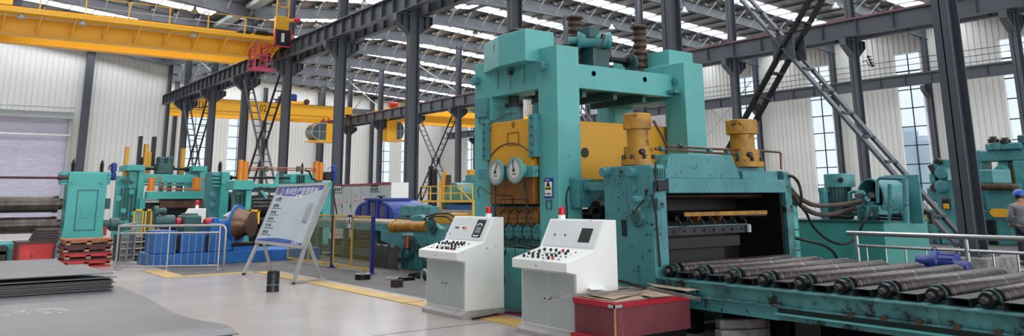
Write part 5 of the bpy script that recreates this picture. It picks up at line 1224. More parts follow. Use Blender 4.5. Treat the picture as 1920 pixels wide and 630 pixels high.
m.lathe(p-cax*.05, cax, [(0, .1), (.0, .5), (.05, .5), (.05, .1)], 32); m.build('blue_flange', BLUEM, bb)
MB().lathe(p, cax, [(0, .42), (.32, .24), (.34, .33), (.38, .33), (.38, .1)], 32).build('brown_cone_drum', BRONZE, bb)
for px, yt in ((330, 440), (388, 440)): P5('cable_tray', DARKST, px, yt, px+5, 470, .2, -.02)
jb = thing('junction_box', 'grey-white junction box tilted beside the blue shaft, left of the notice board', 'box', (7, 22, 0))
m = MB(); p = at(431, 404, Y=24); m.bar(p+Vector((-.12, 0, -.08)), p+Vector((.14, 0, .08)), .3, .16); m.build('case', GREYP, jb, bevel=.01); MB().cyl((p.x, 24, 0), (p.x, 24, p.z-.05), .03, 8).build('post', DARKST, jb)
# ------------------------------------------------------------------ stainless railings
def railing(label, P0, P1, h, nbal, posts, r=.026, bottom=.09, mid=.84, bend=False, ext=0., group='stainless railings'):
    P0 = Vector((*P0, 0)); P1 = Vector((*P1, 0)); d = (P1-P0).normalized(); L_ = (P1-P0).length
    t = thing('railing', label, 'railing', P0, group)
    top = [P0-d*ext+Vector((0, 0, h))]
    if bend: top += [P1-d*.0+Vector((0, 0, h)), P1+d*.09+Vector((0, 0, h-.02)), P1+d*.13+Vector((0, 0, h-.1)), P1+d*.13]
    else: top += [P1+Vector((0, 0, h))]
    MB().tube(top, r*1.15, 10).build('top_rail', CHROME, t)
    for z in (bottom, mid):
        if z: MB().tube([P0+Vector((0, 0, z)), P1+Vector((0, 0, z))], r*.7, 8).build('rail', CHROME, t)
    for f in posts: q = P0+d*L_*f; MB().cyl(q, q+Vector((0, 0, h)), r*.9, 10).build('post', CHROME, t); MB().lathe(q, (0, 0, 1), [(0, .06), (.012, .05), (.014, r)], 12).build('post_foot', CHROME, t)
    for i in range(nbal):
        f = (i+.5)/nbal
        if min(abs(f-g) for g in posts) < .3/nbal: continue
        q = P0+d*L_*f; MB().cyl(q+Vector((0, 0, bottom or .3)), q+Vector((0, 0, mid)), r*.42, 6).build('baluster', CHROME, t)
a_, b_ = at(215.8, 508, Z=0), at(408, 505.6, Z=0)
railing('shiny stainless railing with bent right end in front of the blue machine base', (a_.x, a_.y), (b_.x, b_.y), 1.0, 15, (0, .5, 1), bend=True)
c_ = at(345, 494, Z=0)
railing('short stainless railing leg running back from the left corner of the front railing', (a_.x, a_.y), (a_.x+.9, a_.y+2.6), 1.0, 9, (1,), group='stainless railings')
# slatted metal rack behind the railing
rk = thing('slatted_rack', 'grey slatted metal rack behind the left end of the steel railing', 'rack', (4.4, 24, 0))
a, b, c, d = fy(24.0, 222, 455, 276, 497)
for i in range(7): MB().box(a, b, 24.0, 24.7, .05+.085*i, .09+.085*i).build('slat', ALU if i % 2 else RUSTY, rk)
for x in (a, (a+b)/2, b): MB().box(x-.02, x+.02, 23.98, 24.72, 0, .68).build('upright', DARKST, rk)

# ------------------------------------------------------------------ notice board
nb = thing('notice_board', 'large tilted white and blue notice board with Chinese title on aluminium A-frame legs', 'notice board', (6.2, 16.7, 0))
BL, BR = at(479, 453, X=6.15), at(566, 463, X=6.15); TL, TR = at(514, 355, X=6.6), at(600, 345, X=6.6)
C0 = (BL+BR)/2; u = (BR-BL).normalized(); v = ((TL+TR)/2-C0); v = (v-u*v.dot(u)).normalized(); nr = u.cross(v); 
if nr.x > 0: nr = -nr
W_ = ((BR-BL).length+(TR-TL).length)/2; H_ = ((TL-BL).length+(TR-BR).length)/2
O_ = C0-u*W_/2
def B_(a, b, o=0.): return O_+u*(a*W_)+v*(b*H_)+nr*o
def bpatch(nm, mt, pts, o0, o1, par):
    b = MB(); n = len(pts); b.add([B_(x, y, o0) for x, y in pts]+[B_(x, y, o1) for x, y in pts], [tuple(range(n)), tuple(range(2*n-1, n-1, -1))]+[(i, (i+1) % n, n+(i+1) % n, n+i) for i in range(n)]); return b.build(nm, mt, par)
brd = bpatch('board', mat('board_face', (196, 206, 214), .3, 0, (180, 194, 206), .6, 1.2), [(0, 0), (1, 0), (1, 1), (0, 1)], -.02, .0, nb)
MBLUE = mat('banner_blue', (62, 96, 176), .4, 0, (50, 78, 152), .5, 1.0)
top = [(.02, .985), (.02, .85)]+[(.02+.96*i/12, .85-.06*math.sin(PI*i/12*.85)+.10*(i/12)**2) for i in range(1, 13)]+[(.98, .985)]
bpatch('blue_banner', MBLUE, top, .0, .004, brd)
bot = [(.02, .015), (.98, .015), (.98, .05)]+[(.98-.96*i/10, .05+.045*math.sin(PI*i/10)) for i in range(1, 11)]
bpatch('blue_footer', MBLUE, bot, .0, .004, brd)
text('车间生产管理看板', .17, B_(.56, .885, .006), u, v, WHITEM, brd, name='title', align='CENTER', sx=1.35)
MB().lathe(B_(.13, .89, .004), nr, [(0, .075), (.003, .075)], 20).build('round_emblem', WHITEM, brd)
MB().lathe(B_(.13, .895, .008), nr, [(0, .055), (.003, .055)], 18).build('round_emblem', REDP, brd)
text('6S 管理', .1, B_(.07, .75, .004), u, v, INK, brd, name='writing')
for i, s_t in enumerate(('整理 整顿', '清扫 清洁', '素养 安全', '生产 计划', '质量 目标')):
    text(s_t, .075, B_(.07, .64-.115*i, .004), u, v, INK, brd, name='writing')
    bpatch('underline', TEALK, [(.05, .59-.115*i), (.27, .59-.115*i), (.27, .60-.115*i), (.05, .60-.115*i)], 0, .004, brd)
bpatch('paper_note', WHITEM, [(.5, .76), (.6, .76), (.6, .83), (.5, .83)], .001, .008, brd); text('通知', .05, B_(.55, .795, .01), u, v, REDP, brd, name='writing', align='CENTER')
bpatch('clear_holder', GREYP, [(.82, .38), (.91, .38), (.91, .68), (.82, .68)], .001, .02, brd); bpatch('holder_window', ALU, [(.83, .4), (.90, .4), (.90, .66), (.83, .66)], .02, .024, brd)
text('安全 质量 生产', .06, B_(.93, .045, .006), u, v, WHITEM, brd, name='writing', align='RIGHT')
for a, b in (((0, 0), (1, 0)), ((1, 0), (1, 1)), ((1, 1), (0, 1)), ((0, 1), (0, 0))):
    MB().bar(B_(*a, -.01), B_(*b, -.01), .06, .05, up=nr).build('frame', ALU, nb)
for f0, bk, s in (((457, 516), (508, 508), 0), ((550, 533), (602, 527), 1)):
    p = at(*f0, Z=0); q = at(*bk, Z=0); tpf = B_(s, .02, -.06); tpb = B_(s, .96, -.09); mid = B_(s, .04, -.08)
    MB().bar(p+Vector((0, 0, .03)), B_(s, .06, -.06), .06, .06).build('front_leg', ALU, nb)
    MB().bar(B_(s, .0, -.07), B_(s, .98, -.07), .05, .06).build('side_rail', ALU, nb)
    MB().bar(q+Vector((0, 0, .03)), B_(s, .1, -.1), .05, .05).build('rear_leg', ALU, nb)
    if s: MB().bar(p+Vector((-.05, 0, .03)), q+Vector((.1, 0, .03)), .05, .05).build('foot_bar', ALU, nb)
    MB().lathe(p+Vector((0, 0, 0)), (0, 0, 1), [(0, .035), (.05, .035)], 8).build('foot_cap', INK, nb)
# drum
dr = thing('small_drum', 'small black steel drum standing on the floor in front of the notice board', 'drum', tuple(at(511, 547, Z=0)))
p = at(511, 546.5, Z=0); hh = .345
MB().lathe(p, (0, 0, 1), [(0, .105), (.0, .112), (.01, .112), (.02, .108), (.11, .108), (.115, .113), (.125, .108), (.22, .108), (.225, .113), (.235, .108), (hh-.02, .108), (hh, .113), (hh, .10), (hh-.02, .095)], 28).build('drum_body', mat('black_drum_paint', (44, 48, 50), .35, .3, (34, 36, 38), .5, 5), dr)
MB().tube([p+Vector((0, 0, .118))+Vector((.112*math.cos(a), .112*math.sin(a), 0)) for a in [2*PI*i/28 for i in range(28)]], .004, 6, close=True).build('hoop', GREYP, dr)
MB().lathe(p+Vector((0, 0, hh-.02)), (0, 0, 1), [(0, .1), (.004, .1)], 24).build('lid', OILY, dr)
# rings on the floor
def ringobj(label, px, py, r, h, m1, m2=None, hole=.6):
    p = at(px, py, Z=0); p.z = .004; t = thing('steel_ring', label, 'ring', tuple(p), 'rings on the floor')
    MB().lathe(p, (0, 0, 1), [(0, r), (h, r), (h, r*hole), (0, r*hole)], 28, cap=False).build('ring_body', m1, t)
    if m2: MB().lathe(p+Vector((0, 0, h)), (0, 0, 1), [(0, r), (.012, r*.99), (.012, r*hole), (0, r*hole)], 28, cap=False).build('pale_top', m2, t)
ringobj('dark steel ring with pale top lying near the blue fence post', 680, 524, .155, .10, OILY, LIGHTC)
ringobj('flat pale ring lying on the dark floor', 737, 524, .15, .03, LIGHTC, None, .55)
ringobj('small dark steel ring nearest the left console', 744, 538, .115, .11, RUSTY, OILY, .5)

# ------------------------------------------------------------------ mesh fence
def post(px, yt, yb, label):
    p = at(px, yb, Z=0); h = at(px, yt, X=p.x).z
    t = thing('fence_post', label, 'fence post', (p.x, p.y, 0), 'blue fence posts'); MB().box(p.x-.035, p.x+.035, p.y-.035, p.y+.035, 0, h).build('post', NAVY, t); MB().box(p.x-.09, p.x+.09, p.y-.07, p.y+.07, 0, .02).build('base_plate', NAVY, t)
    return p, h
pa, ha = post(697, 405, 514, 'navy blue fence post at the right end of the yellow mesh fence')
pb, hb = post(622, 403, 502, 'navy blue fence post between the two yellow mesh panels')
def meshp(label, P, Q, h):
    P = Vector(P); Q = Vector(Q); d = (Q-P).normalized(); P = P+d*.06; Q = Q-d*.06
    t = thing('mesh_fence_panel', label, 'fence panel', tuple(P), 'yellow mesh fence panels')
    for z in (.09, h): MB().bar(P+Vector((0, 0, z)), Q+Vector((0, 0, z)), .035, .035).build('frame_rail', MESHY, t)
    for f in (0, .5, 1) if (Q-P).length > 1.2 else (0, 1): p = P+(Q-P)*f; MB().bar(p+Vector((0, 0, .09)), p+Vector((0, 0, h)), .035, .035).build('frame_upright', MESHY, t)
    for f in (.15, .85): p = P+(Q-P)*f; MB().bar(p, p+Vector((0, 0, .1)), .03, .03).build('foot', MESHY, t)
    m = MB(); L_ = (Q-P).length; n = int(L_/.045)
    for i in range(1, n): p = P+d*L_*i/n; m.bar(p+Vector((0, 0, .09)), p+Vector((0, 0, h)), .006, .006)
    z = .14
    while z < h: m.bar(P+Vector((0, 0, z)), Q+Vector((0, 0, z)), .005, .005); z += .09
    m.build('wire_mesh', mat('dull_wire', (120, 116, 70), .5) if 'dull_wire' not in MATS else MATS['dull_wire'], t, kind='stuff')
meshp('yellow-framed wire mesh panel between the two blue posts', (pb.x, pb.y, 0), (pa.x, pa.y, 0), 1.2)
pc_ = at(590, 486, Z=0); meshp('yellow-framed wire mesh panel left of the middle blue post, half behind the notice board', (8.0, 20.9, 0), (pb.x, pb.y, 0), 1.2)
s2 = thing('safety_sign', 'small white and dark blue warning sign hung on the mesh fence', 'sign', (7.97, 17.1, .8))
a0, a1, b0, b1 = fx(7.97, 653, 403, 661, 429)
MB().box(7.95, 7.96, a0, a1, b0, b1).build('board', NAVY, s2); MB().box(7.946, 7.95, a0+.02, a1-.02, b0+.12, b1-.05).build('white_panel', WHITEM, s2); MB().box(7.946, 7.95, a0+.02, a1-.02, b0+.02, b0+.1).build('text_panel', WHITEM, s2)
yc = (a0+a1)/2; MB().prism([(yc-.05, b0+.13), (yc+.05, b0+.13), (yc, b0+.26)], 'x', 7.94, 7.946).build('triangle', INK, s2)
text('注意安全', .03, (7.945, yc, b0+.06), (0, -1, 0), (0, 0, 1), INK, s2, align='CENTER')

# ------------------------------------------------------------------ electrical cabinet
X6 = 14.9; y0 = at(733, 370, X=X6).y; y1 = at(628, 370, X=X6).y; zt2 = 2.2
ec = thing('electrical_cabinet', 'long pale grey electrical cabinet with a dark red top edge and red warning triangles', 'cabinet', (X6, y0, 0))
MB().box(X6, X6+.75, y0, y1, 0, zt2-.06).build('body', GREYP, ec, bevel=.01)
MB().box(X6-.02, X6+.75, y0, y1, zt2-.08, zt2).build('top_trim', mat('dark_red_trim', (136, 44, 62), .5), ec)
MB().box(X6+.0, X6+.76, y0-.02, y0, 0, zt2-.0).build('end_panel', WHITEP, ec)
N5 = 6; wd = (y1-y0)/N5
for i in range(N5):
    d = MB().box(X6-.02, X6, y0+wd*i+.02, y0+wd*(i+1)-.02, .1, zt2-.12).build('door', GREYP, ec)
    MB().box(X6-.04, X6-.02, y0+wd*i+.06, y0+wd*i+.09, 1.2, 1.35).build('handle', INK, d)
def tri(yc, zb, s=.2):
    t_ = MB(); t_.prism([(yc-s*.5, zb), (yc+s*.5, zb), (yc, zb+s*1.35)], 'x', X6-.03, X6-.021); o = t_.build('warning_triangle', REDP, ec)
    MB().prism([(yc-s*.3, zb+.04), (yc+s*.3, zb+.04), (yc, zb+s*1.0)], 'x', X6-.034, X6-.03).build('triangle_inner', WHITEM, o)
    MB().prism([(yc-.012, zb+.06), (yc+.012, zb+.06), (yc+.004, zb+.17)], 'x', X6-.037, X6-.034).build('bolt_mark', REDP, o)
for px, py in ((635.5, 384), (650.5, 379), (667, 378), (683.5, 375)): p = at(px, py, X=X6); tri(p.y, p.z)
for i in range(4):
    p = at(630+3.6*i, 351, X=X6); MB().lathe(p, (-1, 0, 0), [(.02, .085), (.05, .085)], 14).build('meter', INK, ec); MB().lathe(p+Vector((-.05, 0, 0)), (-1, 0, 0), [(0, .06), (.003, .06)], 12).build('meter_face', WHITEM, ec)
    p = at(630+3.6*i, 357, X=X6); MB().lathe(p, (-1, 0, 0), [(.02, .03), (.04, .03)], 8).build('lamp', REDP if i == 3 else INK, ec)
for k in range(2):
    for j in range(2):
        a0, a1, b0, b1 = fx(X6, 696, 346.5+k*6.5+j*2.6, 710, 348+k*6.5+j*2.6); MB().box(X6-.03, X6-.02, a0, a1, b0, b1).build('vent_slot', DARKST, ec)
for xl, xr, yt in ((627, 642, 361), (694, 712, 359)): a0, a1, b0, b1 = fx(X6, xl, yt, xr, yt+1.3); MB().box(X6-.03, X6-.02, a0, a1, b0, b1).build('panel_seam', INK, ec)
# ------------------------------------------------------------------ blue gear cover
gc = thing('gear_cover', 'rounded blue gear unit with dusty brown flanks behind the mesh fence', 'gear unit', (11, 21.5, 0))
YG0, YG1 = at(738, 405, X=11).y, at(664, 402, X=11).y
n = 9; prof = []
zb_ = .95; zt3 = 1.55; cy_ = (YG0+YG1)/2; hw = (YG1-YG0)/2
pts = [(YG0, .0)]+[(cy_-hw*math.cos(PI*i/14), zb_+(zt3-zb_)*math.sin(PI*i/14)**.6) for i in range(15)]+[(YG1, .0)]
MB().prism(pts, 'x', 11, 12.2).build('cover', BLUED, gc, bevel=.03)
for f in (.16, .38, .62, .84):
    yy = YG0+(YG1-YG0)*f; MB().box(10.96, 12.2, yy-.06, yy+.06, .6, zb_+(zt3-zb_)*math.sin(PI*f)**.6+.03).build('rib', BLUED, gc)
for f in (.27, .5, .73): yy = YG0+(YG1-YG0)*f; MB().box(10.98, 11.0, yy-.16, yy+.16, .5, zb_+(zt3-zb_)*math.sin(PI*f)**.6-.08).build('dusty_flank', DUST, gc)
MB().lathe((11.2, cy_-.1, zt3), (0, 0, 1), [(0, .05), (.08, .05), (.08, .12), (.12, .12)], 12).build('breather', INK, gc)
MB().box(10.95, 12.0, cy_-.5, cy_+.5, zt3-.02, zt3+.05).build('lid', BLUED, gc)
# ------------------------------------------------------------------ coil table behind the fence
ct = ha_ = thing('hydraulic_arm_table', 'teal table with dusty top behind the mesh fence, ending in an ochre hydraulic cylinder arm', 'machine', (9.5, 17, 0))
MB().box(9.6, 10.9, 16.8, 23, .78, .98).build('side_beam', TEALG, ct, bevel=.01)
MB().box(9.62, 10.9, 16.8, 23, .98, 1.02).build('dusty_top', CARD, ct)
m = MB(); m.prism([(16.8, .8), (18.7, .8), (18.7, .55), (17.2, .35), (16.9, .0), (16.55, .0), (16.5, .7)], 'x', 9.58, 9.75); m.build('gusset_arm', TEALG, ct, bevel=.01)
MB().box(9.7, 10.85, 19, 23, .1, .3).build('lower_shelf', TEALK, ct); 
for y in (19.2, 21, 22.8):
    for x in (9.7, 10.8): MB().box(x-.06, x+.06, y-.06, y+.06, 0, .8).build('leg', TEALK, ct)
for i in range(4): MB().box(9.75, 10.8, 19.4+.8*i, 19.9+.8*i, .31, .42+.05*(i % 2)).build('loose_plate', RUSTY, ct)
fb = MB(); nwv = 26; Yb0, Yb1 = at(749, 500, X=9.0).y, at(700, 480, X=9.0).y
vs = []
for i in range(nwv+1):
    y = Yb0+(Yb1-Yb0)*i/nwv; o = .03*math.sin(i*1.9)+.02*math.sin(i*.7); vs += [(8.95+o, y, 0), (8.95+o*.6, y, .52+.03*math.sin(i*.9)), (9.2, y, .52)]
fb.add(vs, [f for i in range(nwv) for f in ((3*i, 3*i+3, 3*i+4, 3*i+1), (3*i+1, 3*i+4, 3*i+5, 3*i+2))])
tag(fb.build('foundation_block', TARP), 'rough dark grey concrete foundation below the teal arm, right of the blue post', 'foundation')
# low yellow/black barrier between
# ------------------------------------------------------------------ hydraulic arm stand left of the console
XH = 9.3
def fxp(X, dep, xl, yt, xr, yb, z0=None): a0, a1, b0, b1 = fx(X, xl, yt, xr, yb); return MB().box(X, X+dep, a0, a1, b0 if z0 is None else z0, b1)
fxp(XH, .8, 752, 440, 790, 514, 0).build('stand', TEALG, ha_, bevel=.02)
fxp(XH+.1, .8, 790, 440, 818, 500, 0).build('stand', TEALD, ha_, bevel=.02)
for i in range(4): fxp(XH-.06, .1, 757+7*i, 455, 759+7*i, 505).build('stiffener', TEALG, ha_)
P_ = lambda px, py, X=XH: at(px, py, X=X)
m = MB(); m.prism([(P_(795, 405).y, P_(795, 405).z), (P_(812, 402).y, P_(812, 402).z), (P_(852, 428).y, P_(852, 428).z), (P_(852, 480).y, P_(852, 480).z), (P_(835, 490).y, P_(835, 490).z), (P_(800, 440).y, P_(800, 440).z)], 'x', XH-.35, XH-.2); m.build('arm_plate', TEALG, ha_, bevel=.02)
MB().lathe(P_(812, 424, XH-.35), (-1, 0, 0), [(0, .16), (.04, .16), (.05, .08), (.08, .07)], 22).build('pivot_boss', TEALK, ha_)
m = MB(); m.bar(P_(796, 440, XH-.3), P_(820, 490, XH-.3), .25, .12); m.build('arm_strut', TEALD, ha_)
pa_ = P_(803, 424, XH-.3); pb_ = P_(737, 425, XH-.3); d = pb_-pa_; Lc = d.length
MB().lathe(pa_, d, [(0, .06), (.0, .125), (Lc-.15, .125), (Lc-.15, .14), (Lc, .14), (Lc+.01, .1)], 24).build('ochre_cylinder', YELG, ha_)
m = MB(); m.tube([P_(742, 413, XH-.3), P_(742, 410, XH-.3), P_(800, 411, XH-.3), P_(812, 408, XH-.3)], .015, 6); m.build('oil_pipe', RUSTY, ha_)
MB().tube([P_(792, 416, XH-.3), P_(800, 406, XH-.4), P_(820, 400, XH-.4), P_(842, 400, XH-.4), P_(856, 408, XH-.4)], .022, 6).build('hose', BLACK, ha_)
MB().tube([P_(800, 412, XH-.3), P_(815, 405, XH-.3), P_(838, 406, XH-.35), P_(850, 416, XH-.4)], .022, 6).build('hose', BLACK, ha_)
fxp(XH+.5, .3, 812, 400, 856, 420).build('ochre_guard', YEL, ha_, bevel=.02)
MB().lathe(P_(764, 440, XH-.1), (0, 0, -1), [(0, .07), (.3, .07)], 12).build('copper_canister', COPPER, ha_)
MB().lathe(P_(762, 476, XH-.1), (-1, 0, 0), [(0, .12), (.05, .12), (.06, .07)], 18).build('round_flange', TEALG, ha_)
MB().lathe(P_(772, 477, XH-.05), (-1, 0, 0), [(0, .1), (.05, .1), (.06, .05)], 18).build('round_flange', TEALK, ha_)
for k in range(3): MB().tube([P_(770+3*k, 448, XH-.1), P_(778+3*k, 470+3*k, XH-.15), P_(800, 466+5*k, XH-.15), P_(815, 462+5*k, XH-.1)], .014, 6).build('hose', BLACK, ha_)
fxp(XH-.3, .35, 795, 484, 826, 492).build('pipe_bracket', TEALD, ha_); fxp(XH-.3, .35, 797, 492, 824, 512, 0).build('lower_box', TEALK, ha_)
for i, (px, yt, yb) in enumerate(((757, 385, 408), (772, 386, 408), (786, 384, 408), (800, 387, 410))): pz = fxp(XH+1.5, .3, px-6, yt, px+6, yb+20); pz.build('rear_tower', TEALG, ha_, bevel=.02)
fxp(XH+1.45, .2, 748, 395, 808, 404).build('rear_crossbar', TEALG, ha_)
m = MB(); c_ = at(796, 519, X=8.2)
m.tube([c_+Vector((0, .115*math.cos(a), .135*math.sin(a))) for a in [2*PI*i/24 for i in range(24)]], .022, 8, close=True); tag(m.build('coiled_hose', GREYP), 'pale coiled hose ring standing on the dark floor beside the left console', 'hose')
m = MB()
for i in range(9):
    p = at(775+rn.uniform(-20, 30), 520+rn.uniform(-4, 6), Z=.02); m.box(p.x, p.x+rn.uniform(.08, .3), p.y, p.y+rn.uniform(.05, .2), .004, rn.uniform(.03, .1))
tag(m.build('scrap_pieces', OILY, kind='stuff'), 'dark scrap metal pieces on the oily floor behind the rings', 'scrap')
# ------------------------------------------------------------------ far platform with yellow railing
X7 = 23.5
pf = thing('machine_platform', 'far teal machine with a yellow-railed platform and blue cover, seen left of the mill', 'machine', (X7, 38, 0))
Ya, Yb = at(886, 378, X=X7).y, at(789, 375, X=X7).y
za = at(830, 376, X=X7).z; zt4 = at(830, 349, X=X7).z
MB().box(X7, X7+3, Ya, Yb, za-.1, za).build('deck', MESHY, pf)
for i in range(6): y = Ya+(Yb-Ya)*i/5; MB().box(X7-.03, X7+.03, y-.03, y+.03, za, zt4).build('railing_post', MESHY, pf)
for z in (zt4, (za+zt4)/2): MB().box(X7-.025, X7+.025, Ya, Yb, z-.03, z+.03).build('railing_bar', MESHY, pf)
for y in (Ya, Yb): MB().box(X7, X7+.1, y-.05, y+.05, 0, za).build('leg', MESHY, pf)
MB().bar((X7, Yb, zt4), (X7, Yb, 0), .06, .06).build('leg', MESHY, pf)
MB().bar((X7, Ya+1.6, zt4), (X7, Ya-.2, za-.2), .05, .05).build('stair_rail', MESHY, pf)
MB().box(X7+.8, X7+3.5, Ya-.3, Yb-1, 0, za-.12).build('teal_body', TEALG, pf, bevel=.03)
MB().box(X7+.4, X7+.8, Ya, Ya+3.2, .9, za-.2).build('blue_cover', BLUEM, pf, bevel=.05)
MB().box(X7+.3, X7+.6, Ya-.3, Yb-1, .75, .95).build('pale_ledge', LIGHTC, pf); MB().box(X7+.25, X7+.6, Ya, Yb-1.5, .3, .75).build('ochre_panel', YEL, pf)
m = MB(); m.lathe((X7+1.2, Yb-1.6, za+.1), (1, 0, 0), [(0, .9), (1.5, .9)], 24); m.build('teal_drum', TEALG, pf)
MB().box(X7+1.5, X7+2.5, Ya+1, Ya+2.2, za, zt4+.6).build('teal_tower', TEALG, pf, bevel=.05)
for px, yt, c in ((805, 312, DARKST), (812, 318, DARKST), (831, 322, YEL), (838, 328, RUSTY), (826, 338, YEL)):
    a0, a1, b0, b1 = fx(X7+5, px-2, yt, px+2, 352); MB().box(X7+5, X7+5.25, a0, a1, 0, b1).build('tall_post', c, pf)
X8 = 26.0
pr2 = pf
for xl, yt, xr, yb, m_ in ((866, 338, 888, 372, TEALG), (872, 328, 884, 340, TEALG), (875, 318, 881, 329, YEL), (868, 372, 888, 384, TEALK), (863, 384, 888, 440, TEALG)):
    a0, a1, b0, b1 = fx(X8, xl, yt, xr, yb); MB().box(X8, X8+1, a0, a1, b0 if yb < 430 else 0, b1).build('press_body', m_, pr2, bevel=.03)

# ================================================================== right side
pu = thing('hydraulic_power_unit', 'teal hydraulic tank with pump motor, manifold and round fan shroud, behind the stainless railing', 'hydraulic unit', (12.5, 7.6, 0))
XT = 12.3; YN = at(1658, 430, X=XT).y; YF = at(1500, 430, X=XT).y; ZT = at(1658, 418, X=XT).z; XB = at(1740, 430, Y=YN).x
MB().box(XT, XB, YN, YF+.6, 0, ZT).build('tank', TEALB if False else mat('tank_teal_paint', (66, 146, 140), .42, 0, (58, 134, 128), .5, 1.2, (30, 50, 50), .2, 12, .04), pu, bevel=.012)
MB().box(XT-.02, XB+.02, YN-.02, YF+.62, ZT, ZT+.03).build('tank_lid', TEALK, pu)
t_ = lambda px, py, X=XT+.3: at(px, py, X=X)
def vcyl(nm, mt, pxc, yt, yb, rpx, X, par, n=24, prof=None):
    p = at(pxc, yb, X=X); z1 = at(pxc, yt, X=X).z; w = (p-EYEP).dot(FW); r = rpx*w/F_PX
    return MB().lathe(p, (0, 0, 1), prof(z1-p.z, r) if prof else [(0, r), (z1-p.z, r)], n).build(nm, mt, par), p, z1, r
o, p, z1, r = vcyl('pump_motor', TEALK, 1575, 351, 418, 24, XT+.45, pu)
m = MB()
for i in range(26): a = 2*PI*i/26; m.bar((p.x+r*math.cos(a), p.y+r*math.sin(a), p.z+.1), (p.x+r*math.cos(a), p.y+r*math.sin(a), z1), .012, .03, up=(math.cos(a), math.sin(a), 0))
m.build('cooling_fin', TEALD, pu)
vcyl('motor_cowl', TEALG, 1575, 326, 351, 27, XT+.45, pu, prof=lambda h, r: [(0, r), (h*.95, r), (h, r*.93)])
p = at(1576, 338, X=XT+.25); MB().lathe(p+Vector((-.03, -.02, 0)), (-1, -.5, 0), [(0, .045), (.02, .04)], 12).build('dark_plug', OILY, pu)
vcyl('filter_housing', TEALG, 1549, 352, 418, 8.5, XT+.15, pu, prof=lambda h, r: [(0, r), (h*.88, r), (h*.88, r*1.15), (h, r*1.15)])
MB().lathe(t_(1548, 345, XT+.15), (0, 0, -1), [(0, .02), (.05, .02), (.06, .045), (.1, .045)], 8).build('filter_eye', TEALD, pu)
# fan shroud and its backing plate
c = at(1640, 370, X=XT+.35); rr = .285
MB().prism([(c.y-.5, c.z-.42), (c.y+.1, c.z-.42), (c.y+.1, c.z+.36), (c.y-.5, c.z+.36)], 'x', XT+.85, XT+.9).build('backing_plate', TEALG, pu, bevel=.01)
ax = Vector((-.95, .30, 0)); fc = at(1634, 369, X=XT+.3)
MB().lathe(fc-ax*.52, ax, [(0, rr*.75), (.04, rr*.97), (.48, rr), (.5, rr*1.04), (.54, rr*1.04), (.54, rr*.95), (.1, rr*.9)], 40, cap=False).build('fan_shroud', TEALG, pu)
MB().lathe(fc-ax*.36, ax, [(0, rr*.94), (.01, rr*.94)], 36).build('shroud_inner', SHADEB, pu)
MB().lathe(fc-ax*.3, ax, [(0, .1), (.14, .1)], 16).build('fan_hub', OILY, pu)
for i in range(6):
    a = 2*PI*i/6; side = Vector((ax.y, -ax.x, 0)); dv = side*math.cos(a)+Vector((0, 0, 1))*math.sin(a)
    MB().bar(fc-ax*.2+dv*.06, fc-ax*.19+dv*rr*.86, .09, .012, up=ax).build('fan_blade', OILY, pu)
pi_ = lambda *pts, X=XT+.0: [at(px, py, X=X) for px, py in pts]
MB().tube(pi_((1645, 380), (1645, 338), (1650, 334), (1700, 335)), .028, 8).build('pipe_frame', TEALG, pu)
MB().tube(pi_((1668, 418), (1668, 345)), .03, 8).build('pipe_frame', TEALG, pu); MB().tube(pi_((1700, 418), (1697, 336)), .045, 8).build('pipe_frame', TEALG, pu)
MB().tube(pi_((1594, 378), (1593, 362), (1600, 359), (1618, 360), (1622, 366)), .03, 8).build('pipe_bend', TEALG, pu)
MB().tube(pi_((1668, 412), (1672, 400), (1690, 398), (1696, 405), (1697, 416)), .03, 8).build('pipe_bend', TEALG, pu)
rn2 = random.Random(11)
for i in range(16):
    px = rn2.uniform(1600, 1645); py = rn2.uniform(366, 410); p = at(px, py, X=XT+rn2.uniform(0, .3)); s = rn2.uniform(.03, .08)
    MB().box(p.x-s, p.x+s, p.y-s, p.y+s, p.z-s*.9, p.z+s*.9).build('valve_block', (TEALK, TEALD, TEALG)[i % 3], pu, bevel=.006)
for i in range(6):
    p = at(1612+rn2.uniform(-8, 25), rn2.uniform(362, 385), X=XT); MB().lathe(p, (-.7, -.7, 0), [(0, .03), (.1, .03), (.1, .045), (.14, .045)], 10).build('solenoid', (OILY, TEALG)[i % 2], pu)
MB().box(XT+.15, XT+.5, at(1640, 400, X=XT).y, at(1596, 400, X=XT).y, ZT, at(1610, 385, X=XT+.2).z).build('manifold', TEALG, pu, bevel=.02)
MB().tube(pi_((1560, 405), (1600, 407)), .03, 8).build('suction_pipe', OILY, pu)
for py in (404, 410): MB().tube(pi_((1645, py), (1700, py+2)), .02, 6).build('return_pipe', OILY, pu)
# hoses from the stand to the unit
def hose(label, pts, r, m_=RUSTY, grp='hoses between stand and power unit'):
    P = [at(px, py, X=X) for px, py, X in pts]
    Q = []
    for i in range(len(P)-1):
        p0 = P[max(i-1, 0)]; p1, p2 = P[i], P[i+1]; p3 = P[min(i+2, len(P)-1)]
        for j in range(6):
            t = j/6; Q.append(.5*((2*p1)+(p2-p0)*t+(2*p0-5*p1+4*p2-p3)*t*t+(3*p1-p0-3*p2+p3)*t**3))
    Q.append(P[-1])
    return tag(MB().tube(Q, r, 10).build('hydraulic_hose', m_), label, 'hose', grp)
HOSE = mat('brown_dusty_rubber', (84, 66, 60), .6, 0, (58, 46, 44), .5, 5)
hose('thick brown hose sagging from the stand to the manifold, upper one', [(1482, 355, 10.3), (1500, 372, 10.8), (1530, 385, 11.4), (1575, 384, 12.0), (1616, 377, 12.2)], .036, HOSE)
hose('thick brown hose sagging from the stand to the manifold, lower one', [(1484, 362, 10.3), (1500, 384, 10.8), (1530, 401, 11.4), (1560, 402, 12.0), (1606, 390, 12.2)], .036, HOSE)
